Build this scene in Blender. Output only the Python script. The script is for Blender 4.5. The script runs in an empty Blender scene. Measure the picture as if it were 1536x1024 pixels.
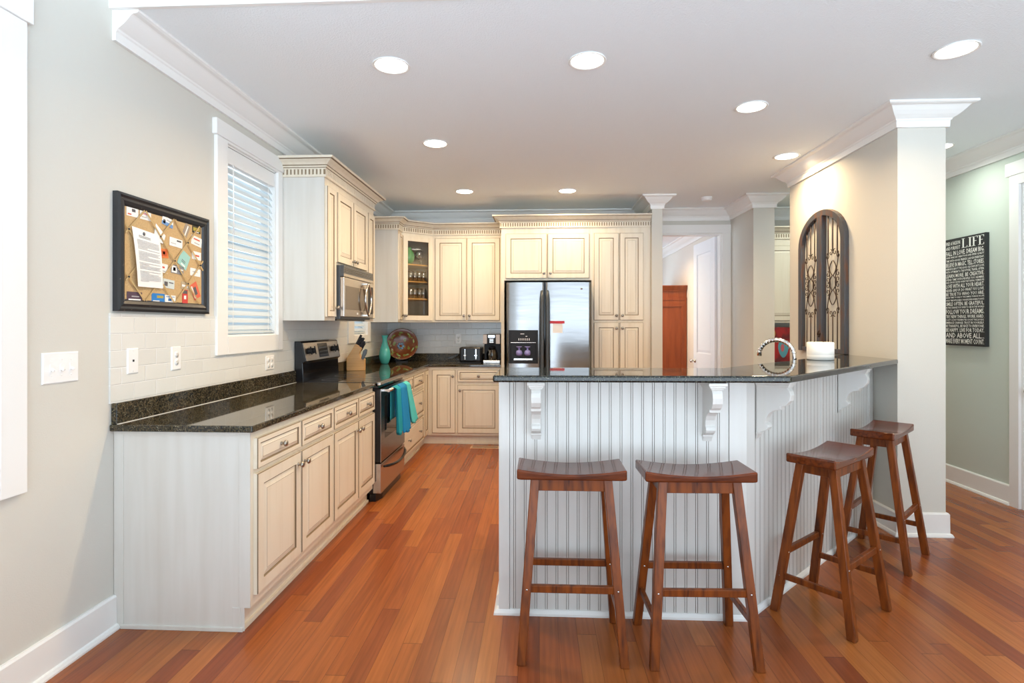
import bpy, bmesh, math, random
from math import sin, cos, pi, radians, sqrt, atan2
from mathutils import Vector, Matrix
random.seed(7)
S = bpy.context.scene
COL = S.collection

# ------------------------------------------------------------------ camera
cam_d = bpy.data.cameras.new('camera'); cam = bpy.data.objects.new('camera', cam_d); COL.objects.link(cam)
cam.location = (0, 0, 1.355); cam.rotation_euler = (pi/2, 0, math.atan(41/832))
cam_d.sensor_width = 36; cam_d.lens = 19.5; cam_d.shift_y = -24/1536; cam_d.clip_start = .05
S.camera = cam

# ------------------------------------------------------------------ world, exposure
W = bpy.data.worlds.new('world'); S.world = W; W.use_nodes = True
wt = W.node_tree; bg = wt.nodes['Background']
_tc = wt.nodes.new('ShaderNodeTexCoord'); _sp = wt.nodes.new('ShaderNodeSeparateXYZ'); _mr = wt.nodes.new('ShaderNodeMapRange'); _cr = wt.nodes.new('ShaderNodeMix'); _cr.data_type = 'RGBA'
wt.links.new(_tc.outputs['Generated'], _sp.inputs[0]); wt.links.new(_sp.outputs[2], _mr.inputs[0])
_mr.inputs[1].default_value = -.03; _mr.inputs[2].default_value = .10; _mr.interpolation_type = 'SMOOTHSTEP'
_cr.inputs[6].default_value = (4.5, 5.3, 6.05, 1)      # unseen bright ground, added to throw light up at the ceiling
_cr.inputs[7].default_value = (1.35, 1.55, 1.7, 1)    # sky
wt.links.new(_mr.outputs[0], _cr.inputs[0]); wt.links.new(_cr.outputs[2], bg.inputs[0]); bg.inputs[1].default_value = 1.0
S.view_settings.view_transform = 'Standard'; S.view_settings.look = 'None'
S.view_settings.gamma = 1; S.view_settings.use_curve_mapping = False
S.view_settings.exposure = 0.02
LAMP_W = 15.0; LAMP_COL = (1.0, .73, .42)
try:
    S.cycles.use_denoising = True; S.cycles.max_bounces = 10; S.cycles.diffuse_bounces = 6
    S.cycles.caustics_reflective = False; S.cycles.caustics_refractive = False
    S.cycles.sample_clamp_indirect = 6
except Exception: pass

# ------------------------------------------------------------------ layout constants (metres)
LX, BY, CZ = -1.905, 6.86, 2.765          # left wall, back wall, kitchen ceiling
WT = .15                                   # wall thickness
RX = 3.55                                  # hallway wall
HY = 2.385                                 # where the lower kitchen ceiling starts
PX0, PX1, PY0, PY1 = 2.31, 2.61, 3.70, 5.24   # the pillar wall

# ------------------------------------------------------------------ materials
MATS = {}
def nodes(name):
    m = bpy.data.materials.new(name); m.use_nodes = True; MATS[name] = m
    t = m.node_tree; b = t.nodes['Principled BSDF']
    return m, t, b
def mk(name, col, rough=.5, metal=0, spec=.5, mix=None, bump=None, coat=0, emit=None, aniso=0, trans=0, alpha=1):
    """mix=(scale xyz, colour2, lo, hi[, detail]); bump=(scale xyz, distance)"""
    m, t, b = nodes(name)
    b.inputs['Base Color'].default_value = (*col, 1)
    b.inputs['Roughness'].default_value = rough; b.inputs['Metallic'].default_value = metal
    b.inputs['Specular IOR Level'].default_value = spec
    b.inputs['Coat Weight'].default_value = coat
    if aniso: b.inputs['Anisotropic'].default_value = aniso
    if trans: b.inputs['Transmission Weight'].default_value = trans
    if emit: b.inputs['Emission Color'].default_value = (*emit[0], 1); b.inputs['Emission Strength'].default_value = emit[1]
    tc = t.nodes.new('ShaderNodeTexCoord') if (mix or bump) else None
    if mix:
        mp = t.nodes.new('ShaderNodeMapping'); mp.inputs['Scale'].default_value = mix[0]
        nz = t.nodes.new('ShaderNodeTexNoise'); nz.inputs['Scale'].default_value = 1; nz.inputs['Detail'].default_value = mix[4] if len(mix) > 4 else 4
        rp = t.nodes.new('ShaderNodeValToRGB'); rp.color_ramp.elements[0].position = mix[2]; rp.color_ramp.elements[1].position = mix[3]
        rp.color_ramp.elements[0].color = (*col, 1); rp.color_ramp.elements[1].color = (*mix[1], 1)
        t.links.new(tc.outputs['Object'], mp.inputs[0]); t.links.new(mp.outputs[0], nz.inputs[0])
        t.links.new(nz.outputs[0], rp.inputs[0]); t.links.new(rp.outputs[0], b.inputs['Base Color'])
    if bump:
        mp = t.nodes.new('ShaderNodeMapping'); mp.inputs['Scale'].default_value = bump[0]
        nz = t.nodes.new('ShaderNodeTexNoise'); nz.inputs['Scale'].default_value = 1; nz.inputs['Detail'].default_value = 3
        bp = t.nodes.new('ShaderNodeBump'); bp.inputs['Distance'].default_value = bump[1]; bp.inputs['Strength'].default_value = 1
        t.links.new(tc.outputs['Object'], mp.inputs[0]); t.links.new(mp.outputs[0], nz.inputs[0])
        t.links.new(nz.outputs[0], bp.inputs['Height']); t.links.new(bp.outputs[0], b.inputs['Normal'])
    return m
def math_node(t, op, a, b=None, c=None):
    n = t.nodes.new('ShaderNodeMath'); n.operation = op
    for i, x in enumerate((a, b, c)):
        if x is None: continue
        if isinstance(x, (int, float)): n.inputs[i].default_value = x
        else: t.links.new(x, n.inputs[i])
    return n.outputs[0]

WALLC = (.62, .605, .55)
wall = mk('wall_paint', WALLC, .7, spec=.25, bump=((180, 180, 180), .0006))
wall_hall = mk('hall_wall_paint', (.57, .63, .57), .7, spec=.25)
wall_far = mk('far_room_paint', (.70, .66, .60), .7, spec=.2)
ceilm = mk('ceiling_paint', (.86, .92, .95), .85, spec=.15, bump=((110, 110, 110), .003))
trim = mk('white_trim_paint', (.82, .82, .80), .35, spec=.4)
cream = mk('glazed_cream_paint', (.74, .675, .555), .38, spec=.4, mix=((24, 24, 1.6), (.67, .59, .455), .48, .85))
creamh = mk('glazed_cream_rail', (.74, .675, .555), .38, spec=.4, mix=((2, 24, 24), (.67, .59, .455), .48, .85))
endp = mk('glazed_pale_panel', (.66, .645, .60), .4, spec=.4, mix=((16, 16, 1.3), (.58, .55, .49), .38, .9))
glaze = mk('brown_glaze', (.17, .115, .06), .5)
slot = mk('dentil_glaze', (.27, .20, .12), .6)
bead = mk('beadboard_paint', (.68, .67, .64), .4, spec=.4, mix=((30, 30, 2), (.64, .62, .58), .46, .85))
beadg = mk('beadboard_groove', (.22, .185, .15), .6)
pewter = mk('pewter', (.36, .34, .31), .28, 1)
nickel = mk('satin_nickel', (.62, .6, .57), .25, 1)
chrome = mk('chrome', (.85, .85, .86), .06, 1)
steel = mk('brushed_steel', (.37, .37, .375), .24, 1, bump=((2, 2, 260), .0004))
fsteel = mk('refrigerator_steel', (.33, .33, .335), .22, 1, bump=((.8, .8, 5), .0035))
steelw = mk('warm_steel', (.58, .55, .52), .27, 1, bump=((2, 2, 260), .0003))
black = mk('black_gloss', (.010, .010, .012), .09, spec=.35)
blackp = mk('black_plastic', (.016, .016, .018), .4, spec=.2)
darkg = mk('dark_grey_plastic', (.06, .07, .08), .3)
ovenglass = mk('oven_glass', (.02, .02, .022), .04)
stool_w = mk('walnut_stain', (.14, .031, .007), .13, spec=.3, mix=((9, 60, 60), (.05, .011, .004), .40, .72), coat=.1)
stool_l = mk('walnut_leg_stain', (.21, .052, .009), .3, spec=.25, mix=((50, 50, 5), (.05, .014, .007), .40, .75), coat=0)
wax = mk('white_wax', (.93, .92, .88), .45)
doorw = mk('door_paint', (.80, .81, .84), .4)
armo = mk('cherry_wood', (.33, .075, .018), .35, mix=((20, 20, 2), (.22, .045, .011), .4, .75))
knifeblk = mk('beech_block', (.72, .42, .16), .4, mix=((3, 3, 50), (.62, .33, .11), .4, .7))
turq = mk('turquoise_glaze', (.07, .42, .40), .12, spec=.6)
cork = mk('burlap', (.60, .41, .20), .85, mix=((300, 300, 300), (.50, .33, .15), .45, .6), bump=((500, 500, 500), .001))
ribbon = mk('tan_ribbon', (.50, .35, .16), .7)
fblack = mk('worn_black_frame', (.022, .024, .027), .3, mix=((40, 4, 60), (.13, .11, .09), .66, .74))
iron = mk('wrought_iron', (.045, .026, .018), .5, metal=.4)
archw = mk('weathered_arch_wood', (.050, .054, .066), .45, mix=((30, 30, 5), (.10, .045, .025), .5, .66))
white = mk('white_plastic', (.86, .86, .85), .3)
ivory = mk('ivory_cord', (.85, .85, .83), .5)
paper = mk('paper', (.88, .87, .84), .7)
signb = mk('sign_black', (.018, .019, .02), .55)
signt = mk('sign_lettering', (.90, .90, .85), .6)
vent = mk('tan_register', (.55, .36, .22), .4)
ventd = mk('vent_dark', (.09, .055, .035), .6)
lens = mk('lamp_lens', (1, 1, 1), .5, emit=((1, .93, .80), 9.0))
shelfw = mk('oak_shelf', (.62, .33, .09), .45)
slatm = mk('blind_slat', (.64, .70, .725), .5, spec=.3)
def translucent(m, w=.35, col=(.8, .92, 1)):
    t = m.node_tree; b = t.nodes['Principled BSDF']; o = t.nodes['Material Output']
    tr = t.nodes.new('ShaderNodeBsdfTranslucent'); tr.inputs[0].default_value = (*col, 1)
    mx = t.nodes.new('ShaderNodeMixShader'); mx.inputs[0].default_value = w
    t.links.new(b.outputs[0], mx.inputs[1]); t.links.new(tr.outputs[0], mx.inputs[2]); t.links.new(mx.outputs[0], o.inputs[0])
translucent(slatm, .08)
def glass_mat(name, tint=(1, 1, 1), gloss=.10):
    m, t, b = nodes(name); o = t.nodes['Material Output']
    a = t.nodes.new('ShaderNodeBsdfTransparent'); a.inputs[0].default_value = (*tint, 1)
    g = t.nodes.new('ShaderNodeBsdfGlossy'); g.inputs['Roughness'].default_value = .03
    f = t.nodes.new('ShaderNodeLayerWeight'); f.inputs[0].default_value = .25
    k = math_node(t, 'MULTIPLY_ADD', f.outputs[1], .6, gloss)
    mx = t.nodes.new('ShaderNodeMixShader')
    t.links.new(k, mx.inputs[0]); t.links.new(a.outputs[0], mx.inputs[1]); t.links.new(g.outputs[0], mx.inputs[2]); t.links.new(mx.outputs[0], o.inputs[0])
    return m
pane = glass_mat('window_pane', (.95, .98, 1), .03)
doorglass = glass_mat('cabinet_glass', (.95, .95, .92), .02)
tumbler = glass_mat('tumbler_glass', (.86, .88, .86), .34)
greeng = mk('green_glass', (.13, .42, .17), .12, spec=.6)
carafe = glass_mat('carafe_glass', (.35, .33, .3), .2)

def granite(name, base, brown, fleck, rough=.07, hi=.60):
    m, t, b = nodes(name)
    tc = t.nodes.new('ShaderNodeTexCoord')
    n1 = t.nodes.new('ShaderNodeTexNoise'); n1.inputs['Scale'].default_value = 130; n1.inputs['Detail'].default_value = 3
    r1 = t.nodes.new('ShaderNodeValToRGB'); r1.color_ramp.elements[0].position = .44; r1.color_ramp.elements[1].position = hi
    r1.color_ramp.elements[0].color = (*base, 1); r1.color_ramp.elements[1].color = (*brown, 1)
    n2 = t.nodes.new('ShaderNodeTexVoronoi'); n2.inputs['Scale'].default_value = 150
    r2 = t.nodes.new('ShaderNodeValToRGB'); r2.color_ramp.elements[0].position = .10; r2.color_ramp.elements[1].position = .24
    r2.color_ramp.elements[0].color = (1, 1, 1, 1); r2.color_ramp.elements[1].color = (0, 0, 0, 1)
    n3 = t.nodes.new('ShaderNodeTexNoise'); n3.inputs['Scale'].default_value = 38
    k = math_node(t, 'GREATER_THAN', n3.outputs[0], .50); k = math_node(t, 'MULTIPLY', k, r2.outputs[0])
    mx = t.nodes.new('ShaderNodeMix'); mx.data_type = 'RGBA'; mx.inputs[7].default_value = (*fleck, 1)
    for n in (n1, n2, n3): t.links.new(tc.outputs['Object'], n.inputs['Vector'])
    t.links.new(n1.outputs[0], r1.inputs[0]); t.links.new(n2.outputs['Distance'], r2.inputs[0])
    t.links.new(k, mx.inputs[0]); t.links.new(r1.outputs[0], mx.inputs[6]); t.links.new(mx.outputs[2], b.inputs['Base Color'])
    b.inputs['Roughness'].default_value = rough; b.inputs['Specular IOR Level'].default_value = .42
    return m
gran = granite('speckled_granite', (.012, .013, .011), (.085, .066, .036), (.55, .50, .36), rough=.035)
granb = granite('speckled_granite_shaded', (.004, .005, .005), (.030, .030, .020), (.34, .34, .24), rough=.03)  # same stone as gran, darkened in colour for the bar's different lighting

def floor_mat():
    m, t, b = nodes('hardwood_planks')
    tc = t.nodes.new('ShaderNodeTexCoord'); sp = t.nodes.new('ShaderNodeSeparateXYZ'); t.links.new(tc.outputs['Object'], sp.inputs[0])
    X, Y = sp.outputs[0], sp.outputs[1]
    xs = math_node(t, 'DIVIDE', X, .083); ix = math_node(t, 'FLOOR', xs); fx = math_node(t, 'FRACT', xs)
    wn = t.nodes.new('ShaderNodeTexWhiteNoise'); wn.noise_dimensions = '1D'; t.links.new(ix, wn.inputs['W'])
    ly = math_node(t, 'MULTIPLY_ADD', Y, 1/1.25, math_node(t, 'MULTIPLY', wn.outputs[0], 17.0)); iy = math_node(t, 'FLOOR', ly); fy = math_node(t, 'FRACT', ly)
    cb = t.nodes.new('ShaderNodeCombineXYZ'); t.links.new(ix, cb.inputs[0]); t.links.new(iy, cb.inputs[1])
    w2 = t.nodes.new('ShaderNodeTexWhiteNoise'); w2.noise_dimensions = '2D'; t.links.new(cb.outputs[0], w2.inputs['Vector'])
    rp = t.nodes.new('ShaderNodeValToRGB'); e = rp.color_ramp.elements
    e[0].position = 0; e[0].color = (.19, .045, .015, 1); e[1].position = 1; e[1].color = (.35, .115, .028, 1)
    q = e.new(.45); q.color = (.275, .074, .018, 1)
    q = e.new(.8); q.color = (.315, .092, .021, 1)
    t.links.new(w2.outputs[0], rp.inputs[0])
    cg = t.nodes.new('ShaderNodeCombineXYZ')
    t.links.new(math_node(t, 'MULTIPLY', X, 75), cg.inputs[0]); t.links.new(math_node(t, 'MULTIPLY', Y, 3), cg.inputs[1]); t.links.new(math_node(t, 'MULTIPLY', w2.outputs[0], 60), cg.inputs[2])
    gn = t.nodes.new('ShaderNodeTexNoise'); gn.inputs['Scale'].default_value = 1; gn.inputs['Detail'].default_value = 6; t.links.new(cg.outputs[0], gn.inputs[0])
    g = math_node(t, 'MULTIPLY_ADD', gn.outputs[0], .85, .57)
    ex = math_node(t, 'LESS_THAN', math_node(t, 'ABSOLUTE', math_node(t, 'SUBTRACT', fx, .5)), .488)
    ey = math_node(t, 'LESS_THAN', math_node(t, 'ABSOLUTE', math_node(t, 'SUBTRACT', fy, .5)), .4985)
    seam = math_node(t, 'MULTIPLY_ADD', math_node(t, 'MULTIPLY', ex, ey), .45, .55)
    g = math_node(t, 'MULTIPLY', g, seam)
    mx = t.nodes.new('ShaderNodeVectorMath'); mx.operation = 'SCALE'; t.links.new(rp.outputs[0], mx.inputs[0]); t.links.new(g, mx.inputs['Scale'])
    t.links.new(mx.outputs[0], b.inputs['Base Color'])
    b.inputs['Roughness'].default_value = .27; b.inputs['Specular IOR Level'].default_value = .4
    bp = t.nodes.new('ShaderNodeBump'); bp.inputs['Distance'].default_value = .0012; bp.inputs['Strength'].default_value = .6
    t.links.new(seam, bp.inputs['Height']); t.links.new(bp.outputs[0], b.inputs['Normal'])
    return m
floorm = floor_mat()

def tile_mat(name, u, v, wall_axis, col=(.74, .74, .70)):
    m, t, b = nodes(name)
    tc = t.nodes.new('ShaderNodeTexCoord'); sp = t.nodes.new('ShaderNodeSeparateXYZ'); t.links.new(tc.outputs['Object'], sp.inputs[0])
    cb = t.nodes.new('ShaderNodeCombineXYZ'); t.links.new(sp.outputs[wall_axis], cb.inputs[0])
    t.links.new(math_node(t, 'SUBTRACT', sp.outputs[2], 1.0115), cb.inputs[1])
    br = t.nodes.new('ShaderNodeTexBrick'); br.inputs['Scale'].default_value = 1; br.inputs['Brick Width'].default_value = u; br.inputs['Row Height'].default_value = v
    br.inputs['Mortar Size'].default_value = .0028; br.inputs['Mortar Smooth'].default_value = .6
    br.inputs['Color1'].default_value = (*col, 1); br.inputs['Color2'].default_value = tuple(c*.95 for c in col)+(1,); br.inputs['Mortar'].default_value = (.86, .86, .84, 1)
    t.links.new(cb.outputs[0], br.inputs[0]); t.links.new(br.outputs[0], b.inputs['Base Color'])
    bp = t.nodes.new('ShaderNodeBump'); bp.inputs['Distance'].default_value = .004; bp.inputs['Strength'].default_value = .7; bp.invert = True
    t.links.new(br.outputs['Fac'], bp.inputs['Height']); t.links.new(bp.outputs[0], b.inputs['Normal'])
    b.inputs['Roughness'].default_value = .14
    return m
tileL = tile_mat('subway_tile_left', .152, .0765, 1)
tileB = tile_mat('subway_tile_back', .152, .0765, 0, (.64, .65, .64))

# ------------------------------------------------------------------ mesh builder
class MB:
    def __init__(s): s.v = []; s.f = []; s.m = []; s.s = []
    def add(s, vs, fs, m=0, sm=False):
        o = len(s.v); s.v += [tuple(p) for p in vs]
        for f in fs: s.f.append([i+o for i in f]); s.m.append(m); s.s.append(sm)
        return s
    def box(s, x0, x1, y0, y1, z0, z1, m=0):
        v = [(x, y, z) for z in (z0, z1) for y in (y0, y1) for x in (x0, x1)]
        return s.add(v, [(0, 2, 3, 1), (4, 5, 7, 6), (0, 1, 5, 4), (1, 3, 7, 5), (3, 2, 6, 7), (2, 0, 4, 6)], m)
    def prism(s, pts, a, b, axis='z', m=0, mside=None, sm=False):
        n = len(pts)
        def P(p, h): return (p[0], p[1], h) if axis == 'z' else ((h, p[0], p[1]) if axis == 'x' else (p[0], h, p[1]))
        v = [P(p, a) for p in pts] + [P(p, b) for p in pts]
        s.add(v, [list(range(n))[::-1], list(range(n, 2*n))], m)
        o = len(s.v) - 2*n
        for i in range(n):
            j = (i+1) % n
            s.f.append([o+i, o+j, o+n+j, o+n+i]); s.m.append(m if mside is None else (mside[i] if isinstance(mside, (list, tuple)) else mside)); s.s.append(sm)
        return s
    def lathe(s, prof, n=24, c=(0, 0, 0), axis='z', m=0, sm=True, mm=None):
        v = []; 
        for r, z in prof:
            for k in range(n):
                a = 2*pi*k/n; x, y = r*cos(a), r*sin(a)
                if axis == 'z': v.append((c[0]+x, c[1]+y, c[2]+z))
                elif axis == '-y': v.append((c[0]+x, c[1]-z, c[2]+y))
                else: v.append((c[0]+z, c[1]+x, c[2]+y))
        fs = []
        L = len(prof)
        o = len(s.v); s.v += v
        for i in range(L-1):
            for k in range(n):
                k2 = (k+1) % n
                s.f.append([o+i*n+k, o+i*n+k2, o+(i+1)*n+k2, o+(i+1)*n+k]); s.m.append(mm[i] if mm else m); s.s.append(sm)
        if prof[0][0] > 1e-6: s.f.append([o+k for k in range(n)][::-1]); s.m.append(mm[0] if mm else m); s.s.append(False)
        if prof[-1][0] > 1e-6: s.f.append([o+(L-1)*n+k for k in range(n)]); s.m.append(mm[-1] if mm else m); s.s.append(False)
        return s
    def tube(s, path, r, n=8, m=0, closed=False, cap=True):
        P = [Vector(p) for p in path]; N = len(P); rr = r if isinstance(r, (list, tuple)) else [r]*N
        up = None; rings = []
        for i in range(N):
            if closed: d = P[(i+1) % N] - P[i-1]
            else: d = (P[min(i+1, N-1)] - P[max(i-1, 0)])
            d = d.normalized() if d.length > 1e-9 else Vector((0, 0, 1))
            if up is None:
                a = Vector((0, 0, 1)) if abs(d.z) < .9 else Vector((1, 0, 0))
                up = (a - d*a.dot(d)).normalized()
            else: up = (up - d*up.dot(d)).normalized()
            sd = d.cross(up)
            rings.append([P[i] + (up*cos(2*pi*k/n) + sd*sin(2*pi*k/n))*rr[i] for k in range(n)])
        o = len(s.v)
        for R in rings: s.v += [tuple(q) for q in R]
        for i in range(N if closed else N-1):
            j = (i+1) % N
            for k in range(n):
                k2 = (k+1) % n
                s.f.append([o+i*n+k, o+i*n+k2, o+j*n+k2, o+j*n+k]); s.m.append(m); s.s.append(True)
        if cap and not closed:
            s.f.append([o+k for k in range(n)][::-1]); s.m.append(m); s.s.append(False)
            s.f.append([o+(N-1)*n+k for k in range(n)]); s.m.append(m); s.s.append(False)
        return s
    def beam(s, p0, p1, w, d, xdir=(1, 0, 0), m=0, level=False, taper=1):
        """rectangular bar, w along xdir, d across; level: ends cut horizontally"""
        a, b = Vector(p0), Vector(p1); ax = (b-a).normalized(); x = Vector(xdir)
        if level: y = Vector((0, 0, 1)).cross(x).normalized()
        else: x = (x - ax*x.dot(ax)).normalized(); y = ax.cross(x).normalized()
        v = []
        for q, k in ((a, 1), (b, taper)):
            for sx, sy in ((-1, -1), (1, -1), (1, 1), (-1, 1)): v.append(q + x*sx*w*k/2 + y*sy*d*k/2)
        return s.add(v, [(0, 3, 2, 1), (4, 5, 6, 7), (0, 1, 5, 4), (1, 2, 6, 5), (2, 3, 7, 6), (3, 0, 4, 7)], m)
    def panel(s, x0, x1, z0, z1, rings, cap=0, back=True):
        """nested rectangles facing -y; rings = (inset, y, material of the band that ends here)"""
        o = len(s.v)
        for ins, y, _ in rings: s.v += [(x0+ins, y, z0+ins), (x1-ins, y, z0+ins), (x1-ins, y, z1-ins), (x0+ins, y, z1-ins)]
        for i in range(1, len(rings)):
            for k in range(4):
                k2 = (k+1) % 4
                s.f.append([o+(i-1)*4+k, o+(i-1)*4+k2, o+i*4+k2, o+i*4+k]); s.m.append(rings[i][2]); s.s.append(False)
        q = o+(len(rings)-1)*4
        s.f.append([q, q+1, q+2, q+3]); s.m.append(cap); s.s.append(False)
        if back: s.f.append([o+3, o+2, o+1, o]); s.m.append(0); s.s.append(False)
        return s
    def grid(s, fn, nu, nv, m=0, sm=True):
        o = len(s.v)
        for j in range(nv+1):
            for i in range(nu+1): s.v.append(tuple(fn(i/nu, j/nv)))
        for j in range(nv):
            for i in range(nu):
                a = o+j*(nu+1)+i; s.f.append([a, a+1, a+nu+2, a+nu+1]); s.m.append(m); s.s.append(sm)
        return s
    def build(s, name, mats, parent=None, loc=(0, 0, 0), rz=0, bevel=0, solid=0, sub=0, normals=True, segs=2):
        me = bpy.data.meshes.new(name); me.from_pydata(s.v, [], s.f)
        if not isinstance(mats, (list, tuple)): mats = [mats]
        for q in mats: me.materials.append(q)
        me.polygons.foreach_set('material_index', s.m); me.polygons.foreach_set('use_smooth', s.s)
        if normals:
            bm = bmesh.new(); bm.from_mesh(me); bmesh.ops.recalc_face_normals(bm, faces=bm.faces); bm.to_mesh(me); bm.free()
        o = bpy.data.objects.new(name, me); COL.objects.link(o)
        o.location = loc; o.rotation_euler = (0, 0, rz)
        if parent: o.parent = parent
        if solid: q = o.modifiers.new('thick', 'SOLIDIFY'); q.thickness = solid; q.offset = 0
        if bevel: q = o.modifiers.new('bevel', 'BEVEL'); q.width = bevel; q.segments = segs; q.limit_method = 'ANGLE'; q.angle_limit = radians(40)
        if sub: q = o.modifiers.new('sub', 'SUBSURF'); q.levels = sub; q.render_levels = sub
        return o

def thing(name, label, cat, loc=(0, 0, 0), rz=0, group=None):
    o = bpy.data.objects.new(name, None); COL.objects.link(o); o.location = loc; o.rotation_euler = (0, 0, rz); o.empty_display_size = .1
    return tag(o, label, cat, group)
def tag(o, label, cat, group=None):
    o['label'] = label; o['category'] = cat
    if group: o['group'] = group
    return o
def struct(o): o['kind'] = 'structure'; return o
def sroot(name, loc=(0, 0, 0), rz=0):
    o = bpy.data.objects.new(name, None); COL.objects.link(o); o.location = loc; o.rotation_euler = (0, 0, rz); return struct(o)
def inst(src, name, parent, loc, rz=0):
    o = bpy.data.objects.new(name, src.data); COL.objects.link(o); o.location = loc; o.rotation_euler = (0, 0, rz); o.parent = parent
    for md in src.modifiers:
        q = o.modifiers.new(md.name, md.type)
        if md.type == 'BEVEL': q.width = md.width; q.segments = md.segments; q.limit_method = md.limit_method; q.angle_limit = md.angle_limit
    return o

def sweep(mb, path, prof, closed=False, z=0, m=0, mm=None):
    """profile (out, height) carried along a plan path, out = to the right of travel"""
    n = len(path); P = [Vector(p) for p in path]; dirs = []
    for i in range(n if closed else n-1): dirs.append((P[(i+1) % n]-P[i]).normalized())
    R = lambda d: Vector((d.y, -d.x)); L = len(prof); o = len(mb.v)
    for i in range(n):
        if closed: a, b = R(dirs[i-1]), R(dirs[i])
        else: a = R(dirs[max(i-1, 0)]); b = R(dirs[min(i, n-2)])
        k = (a+b)/(1+a.dot(b))
        for q, h in prof: mb.v.append((P[i].x+k.x*q, P[i].y+k.y*q, z+h))
    for i in range(n if closed else n-1):
        j = (i+1) % n
        for k in range(L):
            k2 = (k+1) % L
            mb.f.append([o+i*L+k, o+j*L+k, o+j*L+k2, o+i*L+k2]); mb.m.append(mm.get(k, m) if mm else m); mb.s.append(False)
    if not closed:
        mb.f.append([o+k for k in range(L)]); mb.f.append([o+(n-1)*L+k for k in range(L)][::-1]); mb.m += [m, m]; mb.s += [False, False]
    return mb

# ------------------------------------------------------------------ the shell
struct(MB().box(LX-WT, 6.2, -1.2, 11.2, -.12, 0).build('floor', floorm))
def wall_with_holes(name, a0, a1, z1, holes, along, p0, p1, mat):
    """wall slab from a0 to a1; holes = (lo, hi, zlo, zhi) sorted"""
    mb = MB(); 
    def bx(u0, u1, z0, z1_):
        if u1-u0 < 1e-4 or z1_-z0 < 1e-4: return
        if along == 'y': mb.box(p0, p1, u0, u1, z0, z1_)
        else: mb.box(u0, u1, p0, p1, z0, z1_)
    c = a0
    for lo, hi, zl, zh in holes:
        bx(c, lo, 0, z1); bx(lo, hi, 0, zl); bx(lo, hi, zh, z1); c = hi
    bx(c, a1, 0, z1)
    return struct(mb.build(name, mat))
wall_with_holes('wall_left', -1.2, 6.98, 3.15, [(.86, 1.86, .85, 2.37), (3.262, 3.93, 1.28, 2.47), (5.56, 6.02, 1.245, 2.1)], 'y', LX-WT, LX, wall)
wall_with_holes('wall_back', LX, RX+.12, CZ, [(1.40, 2.215, 0, 2.475)], 'x', BY, BY+.12, wall)
wall_with_holes('wall_right', 1.2, 6.98, 3.15, [(3.40, 4.268, 0, 2.40)], 'y', RX, RX+.12, wall_hall)
struct(MB().box(PX0, PX1, PY0, PY1, 0, CZ).build('wall_pillar', wall))
struct(MB().box(1.23, 1.345, 6.14, BY, 0, CZ).build('wall_stub', wall))
struct(MB().box(2.32, 2.545, 6.14, BY, 0, CZ).build('wall_column', wall))
cm = MB().box(LX, RX, HY, BY+.12, CZ, CZ+.1)
struct(cm.build('ceiling', ceilm))
struct(MB().box(LX, RX, HY, HY+.1, CZ+.1, 3.15).build('wall_header', ceilm))
struct(MB().box(LX-WT, RX+.12, -1.2, HY, 3.15, 3.25).build('ceiling', ceilm))
# room beyond the doorway
struct(MB().box(2.36, 2.48, BY+.12, 10.9, 0, CZ).build('wall_far_right', wall_far))
wall_with_holes('wall_far_back', -1.2, 2.48, CZ, [(.95, 1.86, 0, 2.10)], 'x', 10.9, 11.02, wall_far)
wall_with_holes('wall_far_left', BY+.12, 11.02, CZ, [(7.6, 10.2, .4, 2.4)], 'y', -1.32, -1.2, wall_far)
struct(MB().box(-1.32, 2.48, BY+.12, 11.02, CZ, CZ+.1).build('ceiling', ceilm))

# crown mouldings
CR = [(0, -.137), (.016, -.137), (.018, -.098), (.024, -.092), (.026, -.084), (.036, -.078), (.052, -.066), (.072, -.046), (.088, -.026), (.094, -.021), (.112, -.018), (.122, -.012), (.122, 0), (0, 0)]
m = MB(); sweep(m, [(LX, HY), (LX, BY), (1.23, BY), (1.23, 6.14), (1.345, 6.14), (1.345, BY), (2.32, BY), (2.32, 6.14), (2.545, 6.14), (2.545, BY), (RX, BY), (RX, 1.3)], CR, z=CZ)
struct(m.build('trim_1', trim))
m = MB(); sweep(m, [(PX0, PY0), (PX1, PY0), (PX1, PY1), (PX0, PY1)], CR, True, z=CZ); struct(m.build('trim_2', trim))
m = MB(); sweep(m, [(-1.2, 10.9), (2.36, 10.9), (2.36, BY+.12)], CR, z=CZ); struct(m.build('trim_3', trim))
struct(MB().box(LX, RX, HY-.02, HY, CZ-.004, CZ+.05).build('trim_4', trim))
m = MB(); sweep(m, [(LX, -1.15), (LX, HY-.001)], CR, z=3.15); struct(m.build('trim_5', trim))
# skirtings
BB = [(0, 0), (.032, 0), (.032, .008), (.026, .02), (.017, .024), (.016, .143), (.010, .152), (0, .152)]
m = MB(); sweep(m, [(LX, -1.15), (LX, 2.392)], BB); struct(m.build('baseboard_left', trim))
m = MB(); sweep(m, [(PX0, 3.975), (PX0, PY0), (PX1, PY0), (PX1, PY1), (PX0, PY1), (PX0, PY1-.15)], BB); struct(m.build('baseboard_pillar', trim))
m = MB(); sweep(m, [(RX, BY), (RX, 4.352)], BB); struct(m.build('baseboard_right', trim))
m = MB(); sweep(m, [(2.32, 6.8), (2.32, 6.14), (2.545, 6.14), (2.545, 6.3)], BB); struct(m.build('baseboard_column', trim))
m = MB(); sweep(m, [(2.36, 10.9), (2.36, 8.0)], BB); struct(m.build('baseboard_far', trim))

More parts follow.
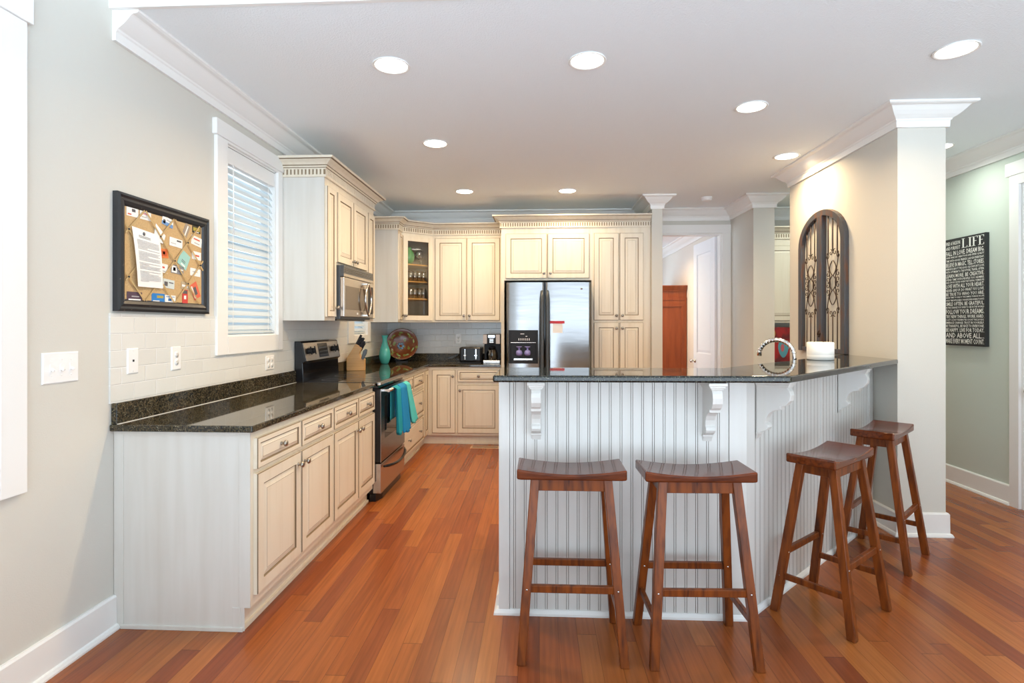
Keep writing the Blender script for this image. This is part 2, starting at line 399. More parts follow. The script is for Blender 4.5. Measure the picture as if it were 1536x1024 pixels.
# windows in the left wall
def window(name, y0, y1, z0, z1, cw, cap, apron, o0, o1, oz0, oz1, head=None):
    r = sroot(name, (LX, 0, 0))
    h = .022; head = head or (z1-.10)
    m = MB().box(0, h, y0, o0+.01, z0, head); m.box(0, h, o1-.01, y1, z0, head)
    m.box(0, h, o0+.01, o1-.01, z0, oz0+.01); m.box(0, h, o0+.01, o1-.01, oz1-.01, head)
    m.build('casing', trim, r, bevel=.003)
    MB().box(0, h+.008, y0-.018, y1+.018, head, z1).build('head_casing', trim, r, bevel=.003)
    m = MB().box(-.12, .0, o0, o0+.018, oz0, oz1); m.box(-.12, 0, o1-.018, o1, oz0, oz1); m.box(-.12, 0, o0, o1, oz1-.018, oz1); m.box(-.12, .004, o0, o1, oz0, oz0+.018)
    m.build('jamb', trim, r)
    s = MB(); a0, a1, b0, b1 = o0+.018, o1-.018, oz0+.018, oz1-.018; w = .045
    s.box(-.115, -.085, a0, a0+w, b0, b1); s.box(-.115, -.085, a1-w, a1, b0, b1); s.box(-.115, -.085, a0+w, a1-w, b0, b0+w); s.box(-.115, -.085, a0+w, a1-w, b1-w, b1)
    mid = (b0+b1)/2; s.box(-.118, -.08, a0+w, a1-w, mid-.02, mid+.02); s.build('window_frame', trim, r)
    MB().box(-.102, -.098, a0+w, a1-w, b0+w, b1-w).build('pane', pane, r)
    return r
window('window_1', 3.16, 3.99, 1.178, 2.57, .1, .02, .1, 3.262, 3.93, 1.28, 2.47, head=2.475)
window('window_2', 5.40, 6.12, 1.175, 2.2, .1, .02, .1, 5.56, 6.02, 1.245, 2.1, head=2.13)
window('window_3', .75, 1.954, .741, 2.60, .1, .02, .1, .86, 1.86, .85, 2.37, head=2.47)

def blind(name, label, y0, y1, z0, z1, n, tilt, x=-.03, d=.05, cord=True, valance=.10):
    t = thing(name, label, 'blind', (LX, (y0+y1)/2, z0))
    H = z1-z0; m = MB(); hw = (y1-y0)/2
    for i in range(n):
        z = .03+(H-valance-.035)*(i+.5)/n; c, s_ = cos(tilt)*d/2, sin(tilt)*d/2
        for k in range(3):
            pass
        v = []
        for u in (-1, -.33, .33, 1):
            zz = .0025*(1-u*u)
            for yy in (-hw, hw): v += [(x+u*c, yy, z-u*s_+zz), (x+u*c, yy, z-u*s_+zz-.0028)]
        f = []
        for k in range(3):
            b = k*4; f += [(b, b+2, b+6, b+4), (b+1, b+5, b+7, b+3), (b, b+4, b+5, b+1), (b+2, b+3, b+7, b+6)]
        f += [(0, 1, 3, 2), (12, 14, 15, 13)]
        m.add(v, f)
    m.build('slats', slatm, t)
    MB().box(x-.028, x+.03, -hw, hw, H-valance, H-.002).build('valance', trim, t, bevel=.003)
    MB().box(x-.024, x+.024, -hw, hw, .004, .022).build('bottom_rail', slatm, t, bevel=.003)
    if cord:
        m = MB()
        for yy in (-hw*.72, hw*.72): m.box(x+.026, x+.0275, yy-.002, yy+.002, .02, H-valance)
        m.build('ladder_cord', ivory, t)
        MB().tube([(x+.04, -hw+.065, H-valance), (x+.042, -hw+.065, .62)], .004).build('tilt_wand', white, t)
    return t
blind('window_blind', 'white slatted blind drawn down in the tall window beside the pinboard', 3.285, 3.907, 1.30, 2.45, 22, radians(60), d=.054)
blind('window_shutter', 'small white louvred blind in the window below the wall cabinets behind the range', 5.582, 5.998, 1.265, 2.08, 14, radians(50), d=.06, cord=False, valance=.05)

# doorway in the back wall
r = sroot('trim_6', (0, BY, 0))
MB().box(2.215, 2.319, -.022, 0, 0, 2.475).build('casing', trim, r, bevel=.002)
MB().box(1.346, 1.40, -.022, 0, 0, 2.475).build('casing', trim, r, bevel=.002)
MB().box(1.346, 2.319, -.026, 0, 2.475, 2.577).build('head_casing', trim, r, bevel=.002)
m = MB().box(2.197, 2.215, 0, .12, 0, 2.475); m.box(1.40, 1.418, 0, .12, 0, 2.475); m.box(1.418, 2.197, 0, .12, 2.457, 2.475); m.build('jamb', trim, r)

PR = lambda y, s=1: [(0, y, 0), (.0, y-.004, 0)]
def slab_door(name, root_loc, rz, w, h, panels, knob_x):
    r = sroot(name, root_loc, rz)
    m = MB(); t = .035
    xs = [0, panels[0][0], panels[0][1], w]
    m.box(0, w, -.006, .006, .01, h)   # core
    zs = [.01]
    for a, b, z0, z1 in panels: zs += [z0, z1]
    zs.append(h)
    for yy in ((-t/2, -.006), (.006, t/2)):
        m.box(0, xs[1], yy[0], yy[1], .01, h); m.box(xs[2], w, yy[0], yy[1], .01, h)
        for i in range(0, len(zs), 2): m.box(xs[1], xs[2], yy[0], yy[1], zs[i], zs[i+1])
    m.build('door_slab', doorw, r, bevel=.002)
    for a, b, z0, z1 in panels:
        MB().panel(a+.012, b-.012, z0+.012, z1-.012, [(0, -.006, 0), (.03, -.013, 0)]).build('door_panel', doorw, r)
        q = MB(); q.panel(a+.012, b-.012, z0+.012, z1-.012, [(0, -.006, 0), (.03, -.013, 0)]); q.v = [(x, -y, z) for x, y, z in q.v]; q.build('door_panel', doorw, r)
    k = MB().lathe([(.028, 0), (.028, .006), (.01, .01), (.01, .035), (.022, .045), (.026, .058), (.018, .068), (0, .07)], 16, (knob_x, -t/2, .875), '-y')
    k.lathe([(.028, 0), (.028, -.006), (.01, -.01), (.01, -.035), (.022, -.045), (.026, -.058), (.018, -.068), (0, -.07)], 16, (knob_x, t/2, .875), '-y')
    k.build('door_knob', nickel, r)
    for z in (.25, .96, 1.62, 2.24):
        if z < h: MB().tube([(-.008, -t/2-.004, z-.05), (-.008, -t/2-.004, z+.05)], .008).build('hinge', nickel, r)
    return r
slab_door('door_1', (2.185, BY+.125, 0), radians(93.5), .77, 2.455, [(.13, .64, .25, .78), (.13, .64, .99, 2.30)], .70)
slab_door('door_2', (RX+.05, 3.42, 0), radians(90), .83, 2.38, [(.13, .70, .25, .78), (.13, .70, .99, 2.25)], .77)
r = sroot('trim_7', (RX, 0, 0))
MB().box(-.022, 0, 4.268, 4.351, 0, 2.473).build('casing', trim, r, bevel=.002)
MB().box(-.022, 0, 3.317, 3.40, 0, 2.473).build('casing', trim, r, bevel=.002)
MB().box(-.028, 0, 3.29, 4.381, 2.473, 2.572).build('head_casing', trim, r, bevel=.002)
MB().box(-.022, 0, 3.40, 4.268, 2.40, 2.473).build('casing', trim, r)
m = MB().box(0, .12, 4.25, 4.268, 0, 2.4); m.box(0, .12, 3.40, 3.418, 0, 2.4); m.build('jamb', trim, r)

# second door far away: a casing in the end wall of the far room
r = sroot('trim_8', (0, 10.9, 0))
MB().box(1.86, 1.95, -.02, 0, 0, 2.10).build('casing', trim, r)
MB().box(.86, .95, -.02, 0, 0, 2.10).build('casing', trim, r)
MB().box(.84, 1.97, -.022, 0, 2.10, 2.20).build('head_casing', trim, r)
struct(MB().box(.95, 1.86, 11.9, 11.95, 0, 2.4).build('wall_far_hall', wall_far))

# backsplash tiles
m = MB().box(LX, LX+.008, 2.366, 3.16, 1.008, 1.41); m.box(LX, LX+.008, 3.16, 3.99, 1.008, 1.178); m.box(LX, LX+.008, 3.99, 5.40, 1.008, 1.40)
m.box(LX, LX+.008, 5.40, 6.12, 1.008, 1.175); m.box(LX, LX+.008, 6.12, BY, 1.008, 1.40)
tag(m.build('tile_backsplash', tileL), 'white subway tile backsplash on the window wall behind the range', 'backsplash')
tag(MB().box(LX+.008, -.428, BY-.008, BY, 1.008, 1.395).build('tile_backsplash', tileB), 'pale grey tile backsplash behind the toaster and coffee maker', 'backsplash')

# ------------------------------------------------------------------ cabinets (local: x along the run, back at y=0, front towards -y)
T = .02
def DOOR(yf, w, h, small=False):
    k = min(.054, w*.24, h*.3)
    if small: k = min(.024, h*.2)
    s = .024 if not small else .014
    return [(0, yf, 0), (0, yf-T+.004, 0), (.0035, yf-T, 1), (.005, yf-T, 0), (k, yf-T, 0), (k+.003, yf-T+.005, 1), (k+.0065, yf-T+.0065, 1), (k+.007, yf-T+.006, 0), (k+.007+s, yf-T+.001, 0), (k+.0085+s, yf-T+.0005, 1)]
knob_proto = None
def knob(parent, x, y, z):
    global knob_proto
    if knob_proto is None:
        knob_proto = MB().lathe([(.009, 0), (.0075, .004), (.006, .012), (.0105, .016), (.0155, .020), (.0165, .025), (.013, .030), (.006, .0325), (0, .033)], 16, axis='-y').build('knob', pewter, parent, (x, y, z))
        return knob_proto
    return inst(knob_proto, 'knob', parent, (x, y, z))
def door(parent, x0, x1, z0, z1, yf, kn=None, name='door', small=False):
    d = MB().panel(x0, x1, z0, z1, DOOR(yf, x1-x0, z1-z0, small)).build(name, [creamh if small else cream, glaze], parent)
    for q in (kn or []): knob(d, q[0], yf-T, q[1])
    return d
def drawer(parent, x0, x1, z0, z1, yf, n=1):
    c = (x0+x1)/2; zc = (z0+z1)/2
    kn = [(c, zc)] if n == 1 else [(x0+(x1-x0)*.25, zc), (x0+(x1-x0)*.75, zc)]
    return door(parent, x0, x1, z0, z1, yf, kn, 'drawer', True)
def base_unit(name, label, loc, rz, w, doors, D=.627, end=None, z1=.884):
    t = thing(name, label, 'cabinet', loc, rz)
    MB().box(0, w, -D, -.001, .105, z1).build('cabinet_body', cream, t)
    m = MB().box(0, w, -D+.045, -.02, 0, .105); m.box(0, w, -D+.032, -D+.045, 0, .02); m.build('toe_kick', cream, t)
    for k in doors:
        if k[0] == 'door': door(t, k[1], k[2], k[3], k[4], -D, k[5])
        else: drawer(t, k[1], k[2], k[3], k[4], -D, k[5])
    return t
R90 = pi/2
DZ0, DZ1, WZ0, WZ1 = .150, .690, .712, .850
a = base_unit('base_cabinet', 'cream base cabinet with two doors at the near end of the long counter', (LX, 2.40, 0), R90, .944,
    [('drawer', .024, .472, WZ0, WZ1, 1), ('drawer', .488, .932, WZ0, WZ1, 1), ('door', .024, .472, DZ0, DZ1, [(.440, .63)]), ('door', .488, .932, DZ0, DZ1, [(.518, .63)])])
m = MB().box(-.004, 0, -.60, -.045, 0, .884); m.box(-.007, 0, -.627, -.575, .105, .884); m.box(-.007, 0, -.582, -.545, 0, .105); m.box(-.007, 0, -.045, -.002, 0, .884); m.box(-.007, 0, -.575, -.045, .865, .884)
m.box(-.012, 0, -.595, -.035, 0, .018)
m.build('end_panel', endp, a, bevel=.0015)
a['label'] = 'cream base cabinet with a pale glazed side panel at the near end of the counter'
base_unit('base_cabinet', 'cream base cabinet with two doors standing directly beside the range', (LX, 3.344, 0), R90, .854,
    [('drawer', .010, .459, WZ0, WZ1, 1), ('drawer', .470, .850, WZ0, WZ1, 1), ('door', .010, .459, DZ0, DZ1, [(.430, .63)]), ('door', .470, .850, DZ0, DZ1, [(.500, .63)])])
base_unit('base_cabinet', 'cream cabinet of stacked drawers just beyond the range', (LX, 4.966, 0), R90, 1.066,
    [('drawer', .075, .525, .705, .850, 1), ('drawer', .545, 1.035, .705, .850, 1), ('drawer', .075, 1.035, .405, .673, 2), ('drawer', .075, 1.035, .115, .383, 2)])
# corner base cabinet: two legs of an L
t = thing('corner_base_cabinet', 'cream corner base cabinet with a narrow panel door on each side of the inner corner', 'cabinet', (LX, 6.032, 0))
MB().prism([(.001, 0), (.627, 0), (.627, .243), (.96, .243), (.96, .827), (.001, .827)], .105, .884).build('cabinet_body', cream, t)
MB().prism([(.02, 0), (.582, 0), (.582, .288), (.96, .288), (.96, .80), (.02, .80)], 0, .105).build('toe_kick', cream, t)
d = MB().panel(.03, .225, .134, .850, DOOR(-.627, .2, .7)).build('door', [cream, glaze], t, rz=R90)
d = MB().panel(.687, .952, .134, .850, DOOR(.243, .26, .7)).build('door', [cream, glaze], t); knob(d, .925, .243-T, .78)
base_unit('base_cabinet', 'cream base cabinet with one wide drawer and door below the toaster and coffee maker', (-.945, BY, 0), 0, .517,
    [('drawer', .018, .500, .714, .850, 1), ('door', .018, .500, .134, .680, [(.048, .62)])], D=.585)

# countertops
def slab(name, label, pts, z0, z1, splash=None, bev=.006, mat=None):
    t = thing(name, label, 'countertop', (pts[0][0], pts[0][1], z0))
    ox, oy = pts[0]
    MB().prism([(x-ox, y-oy) for x, y in pts], 0, z1-z0).build('slab', mat or gran, t, bevel=bev, segs=3)
    for s_ in (splash or []): MB().box(s_[0]-ox, s_[1]-ox, s_[2]-oy, s_[3]-oy, z1-z0+.0003, z1-z0+.094).build('upstand', gran, t, bevel=.002)
    if splash and 'pinboard' in label: MB().box(.028, .0315, .012, 1.832, z1-z0-.001, z1-z0+.0025).build('caulk_line', trim, t)
    return t
slab('countertop', 'dark speckled granite countertop with an upstand below the pinboard', [(LX+.001, 2.366), (-1.252, 2.366), (-1.252, 4.198), (LX+.001, 4.198)], .885, .915, [(LX+.001, LX+.028, 2.378, 4.198)])
slab('countertop', 'dark granite corner countertop beyond the range, holding the vase and toaster', [(LX+.001, 4.968), (-1.252, 4.968), (-1.252, 6.25), (-.429, 6.25), (-.429, BY-.001), (LX+.001, BY-.001)], .885, .915,
     [(LX+.001, LX+.024, 4.968, BY-.001), (LX+.026, -.429, BY-.026, BY-.001)])

# wall cabinets
CC = [(0, 0), (.014, 0), (.019, .004), (.026, .014), (.028, .020), (.044, .034), (.064, .044), (.074, .050), (.088, .053), (.092, .058), (.092, .070), (0, .070)]
def cab_crown(name, label, path, z, mats=None):
    """dentil frieze and crown carried along the cabinet fronts"""
    t = thing(name, label, 'moulding', (path[0][0], path[0][1], z)); ox, oy = path[0]
    P = [(x-ox, y-oy) for x, y in path]
    m = MB(); sweep(m, P, [(0, 0), (.004, 0), (.004, .056), (0, .056)], m=0)
    m.build('frieze', slot, t)
    m = MB(); sweep(m, P, [(.0, -.006), (.013, -.006), (.013, .010), (0, .010)]); sweep(m, P, [(0, .050), (.013, .050), (.014, .058), (0, .058)])
    sweep(m, P, [(q, h+.058) for q, h in CC], mm={1: 1, 3: 1, 7: 1}); m.build('crown', [cream, glaze], t)
    m = MB()
    for i in range(len(P)-1):
        a, b = Vector(P[i]), Vector(P[i+1]); d = (b-a); L = d.length; d.normalize(); nrm = Vector((d.y, -d.x))
        n = int(L/.0265)
        if n < 1: continue
        for k in range(n):
            c = a + d*((k+.5)*L/n); p = [c-d*.0074, c+d*.0074, c+d*.0074+nrm*.0115, c-d*.0074+nrm*.0115]
            m.prism([(q.x, q.y) for q in p], .007, .052)
    m.build('dentil', cream, t)
    return t
UZ0, UZ1 = 1.392, 2.450; UD = .331
def wall_unit(name, label, loc, rz, w, z0, doors, D=UD, z1=UZ1, mat=None):
    t = thing(name, label, 'cabinet', loc, rz)
    MB().box(0, w, -D, -.001, z0, z1).build('cabinet_body', cream, t)
    for k in doors: door(t, *k[:4], -D, k[4])
    return t
def side_skin(t, x, sgn, D, z0, z1):
    m = MB().box(min(x, x+sgn*.004), max(x, x+sgn*.004), -D, -.003, z0, z1); m.box(min(x, x+sgn*.006), max(x, x+sgn*.006), -D, -D+.035, z0, z1); m.box(min(x, x+sgn*.006), max(x, x+sgn*.006), -.03, -.003, z0, z1)
    return m.build('side_panel', endp, t)
u = wall_unit('wall_cabinet', 'tall narrow cream wall cabinet between the tall window and the microwave', (LX, 4.0, 0), R90, .205, UZ0, [(.008, .185, 1.42, 2.385, [(.168, 1.49)])])
side_skin(u, 0, -1, UD, UZ0, UZ1)
wall_unit('wall_cabinet', 'cream two-door wall cabinet directly above the microwave', (LX, 4.205, 0), R90, .76, 1.825, [(.010, .372, 1.845, 2.385, [(.345, 1.885)]), (.380, .745, 1.845, 2.385, [(.408, 1.885)])])
wall_unit('wall_cabinet', 'narrow cream wall cabinet on the far side of the microwave', (LX, 4.965, 0), R90, .235, UZ0, [(.022, .215, 1.42, 2.385, [(.045, 1.47)])])
cab_crown('cabinet_crown', 'dentil crown moulding topping the cabinets above the microwave', [(LX+.002, 4.0-.006), (LX+UD+.002, 3.994), (LX+UD+.002, 5.202), (LX+.002, 5.202)], UZ1)
# narrow side + diagonal glass corner + back pair
u = wall_unit('wall_cabinet', 'narrow cream wall cabinet with pale side panel next to the glass-door corner', (LX, 6.118, 0), R90, .160, UZ0, [(.018, .140, 1.42, 2.385, [(.105, 1.47)])])
side_skin(u, 0, -1, UD, UZ0, UZ1)
# diagonal cabinet: hollow
A, B = Vector((LX+UD, 6.28)), Vector((-1.262, BY-UD)); dl = (B-A).length; ang = atan2(B.y-A.y, B.x-A.x)
t = thing('corner_display_cabinet', 'diagonal cream corner cabinet with a glass door showing green glassware', 'cabinet', (A.x, A.y, 0))
foot = [(0, 0), (B.x-A.x, B.y-A.y), (B.x-A.x, BY-.002-A.y), (LX+.002-A.x, BY-.002-A.y), (LX+.002-A.x, 0)]
m = MB().prism(foot, UZ0, UZ0+.02); m.prism(foot, UZ1-.02, UZ1)
def wallseg(m, p, q, th, z0, z1, mm=0):
    p, q = Vector(p), Vector(q); d = (q-p).normalized(); n = Vector((-d.y, d.x))*th
    m.prism([tuple(p), tuple(q), tuple(q+n), tuple(p+n)], z0, z1, m=mm)
for i in (1, 2, 3, 4): wallseg(m, foot[i], foot[(i+1) % 5], .012, UZ0+.02, UZ1-.02, 1)
tanback = mk('display_interior', (.48, .38, .27), .6)
m.build('cabinet_body', [cream, tanback], t)
shz = [1.672, 1.872, 2.070]
inn = [(.02, .035), (B.x-A.x-.02, B.y-A.y+.03), (B.x-A.x-.02, BY-.02-A.y), (LX+.02-A.x, BY-.02-A.y), (LX+.02-A.x, .035)]
for z in shz: MB().prism(inn, z-.014, z).build('shelf', shelfw, t)
D0 = dict(x0=.012, x1=dl-.012, z0=1.415, z1=2.385)
# face frame + door frame in a frame rotated to the diagonal
m = MB().box(0, .012, -.001, .018, UZ0, UZ1); m.box(dl-.012, dl, -.001, .018, UZ0, UZ1); m.box(.012, dl-.012, -.001, .018, 2.385, UZ1); m.box(.012, dl-.012, -.001, .018, UZ0, 1.415)
m.build('face_frame', cream, t, rz=ang)
k = .055; x0, x1, z0, z1 = D0['x0'], D0['x1'], D0['z0'], D0['z1']
m = MB().box(x0, x0+k, -.021, -.002, z0, z1); m.box(x1-k, x1, -.021, -.002, z0, z1); m.box(x0+k, x1-k, -.021, -.002, z0, z0+k); m.box(x0+k, x1-k, -.021, -.002, z1-k, z1)
m.box(x0+k, x0+k+.003, -.019, -.003, z0+k, z1-k, 1); m.box(x1-k-.003, x1-k, -.019, -.003, z0+k, z1-k, 1); m.box(x0+k, x1-k, -.019, -.003, z0+k, z0+k+.003, 1); m.box(x0+k, x1-k, -.019, -.003, z1-k-.003, z1-k, 1)
dg = m.build('glass_door', [cream, glaze], t, rz=ang)
MB().box(x0+k, x1-k, -.012, -.009, z0+k, z1-k).build('pane', doorglass, dg)
knob(dg, x0+.025, -.021, z0+.055)
# glassware
def glass_pt(a, b, z):   # a along the front 0..1, b metres behind it
    d = (B-A).normalized(); n = Vector((-d.y, d.x)); p = A + d*(a*dl) + n*b
    return (p.x, p.y, z)
tp = None
for row, z, lab, grp in ((0, shz[0], 'clear tumbler on the lowest shelf behind the glass cabinet door', 'tumblers on the lowest display shelf'), (1, shz[1], 'clear tumbler on the middle shelf behind the glass cabinet door', 'tumblers on the middle display shelf')):
    for i in range(10):
        a = .22+.14*(i % 5)+.03*(i//5); b = .075+.10*(i//5)
        if tp is None:
            tp = MB().lathe([(0, 0), (.026, 0), (.033, .11), (.0315, .11), (.025, .008), (0, .008)], 14).build('tumbler', tumbler, None, glass_pt(a, b, z+.0005)); o = tp
        else: o = tp.copy(); COL.objects.link(o); o.location = glass_pt(a, b, z+.0005)
        if row == 0: o.scale = (1, 1, 1.12)
        tag(o, lab, 'glass', grp)
gp = MB().lathe([(0, 0), (.04, 0), (.068, .04), (.078, .09), (.066, .14), (.040, .175), (.036, .19), (.045, .20), (.043, .20), (.034, .19), (.037, .175), (.063, .138), (.074, .09), (.064, .042), (.038, .006), (0, .006)], 24).build('glass_jar', greeng, None, glass_pt(.33, .115, shz[2]+.0005))
tag(gp, 'round green glass jar on the top shelf of the corner cabinet', 'jar')
wg = MB().lathe([(0, 0), (.032, 0), (.030, .003), (.004, .006), (.0035, .075), (.022, .09), (.034, .115), (.036, .14), (.030, .175), (.0285, .175), (.034, .14), (.032, .116), (.02, .093), (0, .085)], 18)
g0 = wg.build('wine_glass', tumbler, None, glass_pt(.66, .09, shz[2]+.0005)); tag(g0, 'clear stemmed wine glass on the top display shelf beside the green jar', 'glass', 'wine glasses on the top display shelf')
for a, b in ((.60, .19), (.80, .16)):
    o = g0.copy(); COL.objects.link(o); o.location = glass_pt(a, b, shz[2]+.0005)
wall_unit('wall_cabinet', 'cream two-door wall cabinet above the toaster and coffee maker', (-1.262, BY, 0), 0, .834, UZ0,
    [(.030, .402, 1.415, 2.385, [(.375, 1.47)]), (.412, .795, 1.415, 2.385, [(.440, 1.47)])])
cab_crown('cabinet_crown', 'dentil crown moulding stepping around the glass corner cabinet', [(LX+.002, 6.112), (LX+UD+.002, 6.112), (A.x+.002, A.y), (B.x, B.y-.002), (-.43, BY-UD-.002)], UZ1-.022)
for o in bpy.data.objects:
    if o.name.startswith('cabinet_crown') and 'stepping' in str(o.get('label')): pass

# fridge surround and pantry
FD = .66
t = thing('refrigerator_cabinet', 'cream two-door cabinet above the steel refrigerator with tall side panels', 'cabinet', (-.427, BY, 0))
MB().box(0, 1.017, -FD, -.001, 1.858, UZ1).build('cabinet_body', cream, t)
MB().box(0, .035, -FD, -.001, 0, 1.858).build('side_panel', cream, t); MB().box(1.006, 1.017, -FD, -.001, 0, 1.858).build('side_panel', cream, t)
door(t, .052, .508, 1.880, 2.378, -FD, [(.478, 1.935)]); door(t, .520, .980, 1.880, 2.378, -FD, [(.550, 1.935)])
t = thing('pantry_cabinet', 'tall cream pantry cabinet with four narrow doors beside the refrigerator', 'cabinet', (.591, BY, 0))
MB().box(0, .636, -FD, -.001, .105, UZ1).build('cabinet_body', cream, t); MB().box(0, .636, -FD+.05, -.02, 0, .105).build('toe_kick', cream, t)
door(t, .014, .284, 1.414, 2.378, -FD, [(.258, 1.465)]); door(t, .298, .556, 1.414, 2.378, -FD, [(.324, 1.465)])
door(t, .014, .284, .134, 1.388, -FD, [(.258, 1.325)]); door(t, .298, .556, .134, 1.388, -FD, [(.324, 1.325)])
cab_crown('cabinet_crown', 'dentil crown moulding across the refrigerator cabinet and pantry', [(-.429, BY-.01), (-.429, BY-FD-.002), (1.2285, BY-FD-.002)], UZ1)

# ------------------------------------------------------------------ range (local x along the wall, back at y=0, front -y)
t = thing('range', 'black and steel electric range with smooth black cooktop in the window-side counter', 'stove', (LX, 4.203, 0), R90)
w = .758; F = .689
m = MB().box(0, w, -.625, -.012, .06, .905)
m.prism([(.0, -.60), (w, -.60), (w, -.65), (.66, -.675), (.10, -.675), (0, -.65)], .0, .06)
m.build('body', black, t, bevel=.004)
m = MB().box(-.002, w+.002, -.66, -.075, .905, .918); m.build('cooktop', ovenglass, t, bevel=.004)
m = MB().box(-.003, w+.003, -.688, -.660, .893, .917); m.build('front_trim', steelw, t, bevel=.006)
m = MB().box(0, w, -.67, -.625, .872, .892); m.build('vent_strip', black, t)
m = MB().box(.004, w-.004, -.686, -.627, .300, .868, 0)
od = m.build('oven_door', [black], t, bevel=.004)
m = MB().box(.004, .012, -.6895, -.6860, .302, .866); m.box(.012, w-.004, -.6890, -.6862, .302, .470); m.box(.012, .110, -.6890, -.6862, .470, .866); m.box(w-.110, w-.004, -.6890, -.6862, .470, .866); m.box(.110, w-.110, -.6890, -.6862, .800, .866)
m.build('steel_skin', steel, od)
MB().box(.110, w-.110, -.6885, -.6862, .470, .800).build('oven_window', ovenglass, od)
m = MB().tube([(.05, -.735, .850), (w-.05, -.735, .850)], .0125, 12)
m.box(.06, .085, -.735, -.6865, .842, .858); m.box(w-.085, w-.06, -.735, -.6865, .842, .858); m.build('oven_handle', steelw, od)
dr = MB().box(.004, w-.004, -.688, -.627, .062, .290).build('storage_drawer', steelw, t, bevel=.003)
MB().tube([(.05+(w-.1)*k/10, -.700-.045*sin(pi*k/10)**.6, .262-.028*sin(pi*k/10)) for k in range(11)], [.008]+[.0125]*9+[.008], 10).build('drawer_handle', black, dr)
# backguard: slanting control panel
prof = [(-.012, .905), (-.085, .905), (-.078, 1.06), (-.098, 1.075), (-.068, 1.222), (-.055, 1.232), (-.012, 1.232)]
m = MB(); m.prism(prof, 0, w, 'x'); bgd = m.build('backguard', black, t, bevel=.005)
def on_panel(x, s, off=.0):   # s 0..1 up the slanted face
    y = -.098+.030*s; z = 1.075+.147*s; n = Vector((0, -.147, .030)).normalized(); return Vector((x, y, z)) + Vector((0, n.y, -n.z*-1))*off
m = MB()
c = [on_panel(.02, .02, .0015), on_panel(w-.02, .02, .0015), on_panel(w-.02, .96, .0015), on_panel(.02, .96, .0015)]; m.add(c, [(0, 1, 2, 3)]); m.build('control_panel', steelw, bgd, solid=.002)
for x in (.085, .165, w-.165, w-.085):
    a = on_panel(x, .52, .003); b = on_panel(x, .52, .026)
    m = MB().tube([a, b], [.024, .019], 16); m.beam(on_panel(x, .3, .028), on_panel(x, .74, .028), .006, .008); m.build('knob', blackp, bgd)
m = MB(); c = [on_panel(.29, .12, .003), on_panel(w-.27, .12, .003), on_panel(w-.27, .9, .003), on_panel(.29, .9, .003)]; m.add(c, [(0, 1, 2, 3)]); dsp = m.build('display', black, bgd, solid=.002)
m = MB()
for i in range(5):
    for j in range(3):
        a = on_panel(.31+.034*i, .22+.2*j, .0045); m.box(a.x, a.x+.018, a.y-.001, a.y, a.z, a.z+.007)
m.build('button', steelw, dsp)
# burners rings printed on glass
m = MB()
for x, y, r_ in ((.2, -.49, .10), (.56, -.49, .08), (.2, -.23, .075), (.56, -.23, .10)):
    m.tube([(x+r_*cos(2*pi*k/40), y+r_*sin(2*pi*k/40), .9181) for k in range(40)], .0007, 6, closed=True)
m.build('burner_ring', darkg, t)

# towels on the oven handle
waffle1 = mk('aqua_waffle', (.10, .60, .60), .9, bump=((260, 260, 260), .004)); waffle2 = mk('blue_waffle', (.008, .25, .55), .9, bump=((260, 260, 260), .004)); waffle3 = mk('teal_waffle', (.01, .33, .42), .9, bump=((260, 260, 260), .004))
def towel(label, y0, wt, wb, drop, mat, seed, flare=0, bulge=.0, back=.25):
    hx, hz = LX+.735, .850; r_ = .0175
    L = back + pi*r_ + drop
    def fn(u, v):
        s = v*L; k = 0
        if s < back: x, z, out = hx-r_, hz-(back-s), -1; k = (back-s)/drop
        elif s < back+pi*r_:
            a = (s-back)/r_; x, z, out = hx-r_*cos(a), hz+r_*sin(a), 0; k = 0
        else: k = (s-back-pi*r_)/drop; x, z, out = hx+r_, hz-k*drop, 1
        wd = wt+(wb-wt)*k
        fold = sin(u*pi*2*2.3+seed)*(.015+.020*k) if out == 1 else (sin(u*pi*4.6+seed)*.004 if out == 0 else 0)
        if out == 1: x += .006+abs(fold)*.9+bulge*k
        return (x-hx, (u-.5)*wd+flare*k, z-hz+(.012*sin(u*7+seed)*k if out == 1 else 0))
    m = MB().grid(fn, 28, 44); o = m.build('dish_towel', mat, None, (hx, y0, hz), solid=.004, normals=False)
    tag(o, label, 'towel', 'towels over the oven handle'); return o
towel('bright blue dish towel hanging in the middle of the oven handle', 4.605, .17, .205, .385, waffle2, .4, .01, .015)
towel('light aqua waffle towel hanging at the far end of the oven handle', 4.765, .12, .20, .34, waffle1, 2.2, .085, .03)
towel('teal dish towel hanging nearest the near end of the oven handle', 4.435, .12, .125, .37, waffle3, 1.2, 0, .0)

# ------------------------------------------------------------------ microwave
t = thing('microwave', 'steel and black over-the-range microwave with an eye-shaped door handle', 'microwave', (LX, 4.208, 1.405), R90)
w = .752; H = .417
MB().box(0, w, -.370, -.004, 0, H).build('body', darkg, t, bevel=.004)
MB().box(.03, w-.03, -.33, -.06, -.012, 0).build('underside', black, t)
MB().box(0, w, -.402, -.371, .018, .325).build('door', steelw, t, bevel=.004); d = t.children[-1]
MB().box(.035, .545, -.404, -.4015, .075, .260).build('window', mk('microwave_window', (.16, .13, .10), .12, metal=.6), d)
MB().box(.60, w-.02, -.404, -.4015, .05, .29).build('keypad', blackp, d)
eye = []
for k in range(17): a = -1+2*k/16; eye.append((.515+.082*(1-a*a), -.432-.0*a, .172+.138*a))
for k in range(15, 0, -1): a = -1+2*k/16; eye.append((.515-.082*(1-a*a), -.432, .172+.138*a))
m = MB().tube(eye, .0085, 8, closed=True); m.box(.509, .521, -.43, -.402, .30, .312); m.box(.509, .521, -.43, -.402, .03, .042); m.build('handle', nickel, d)
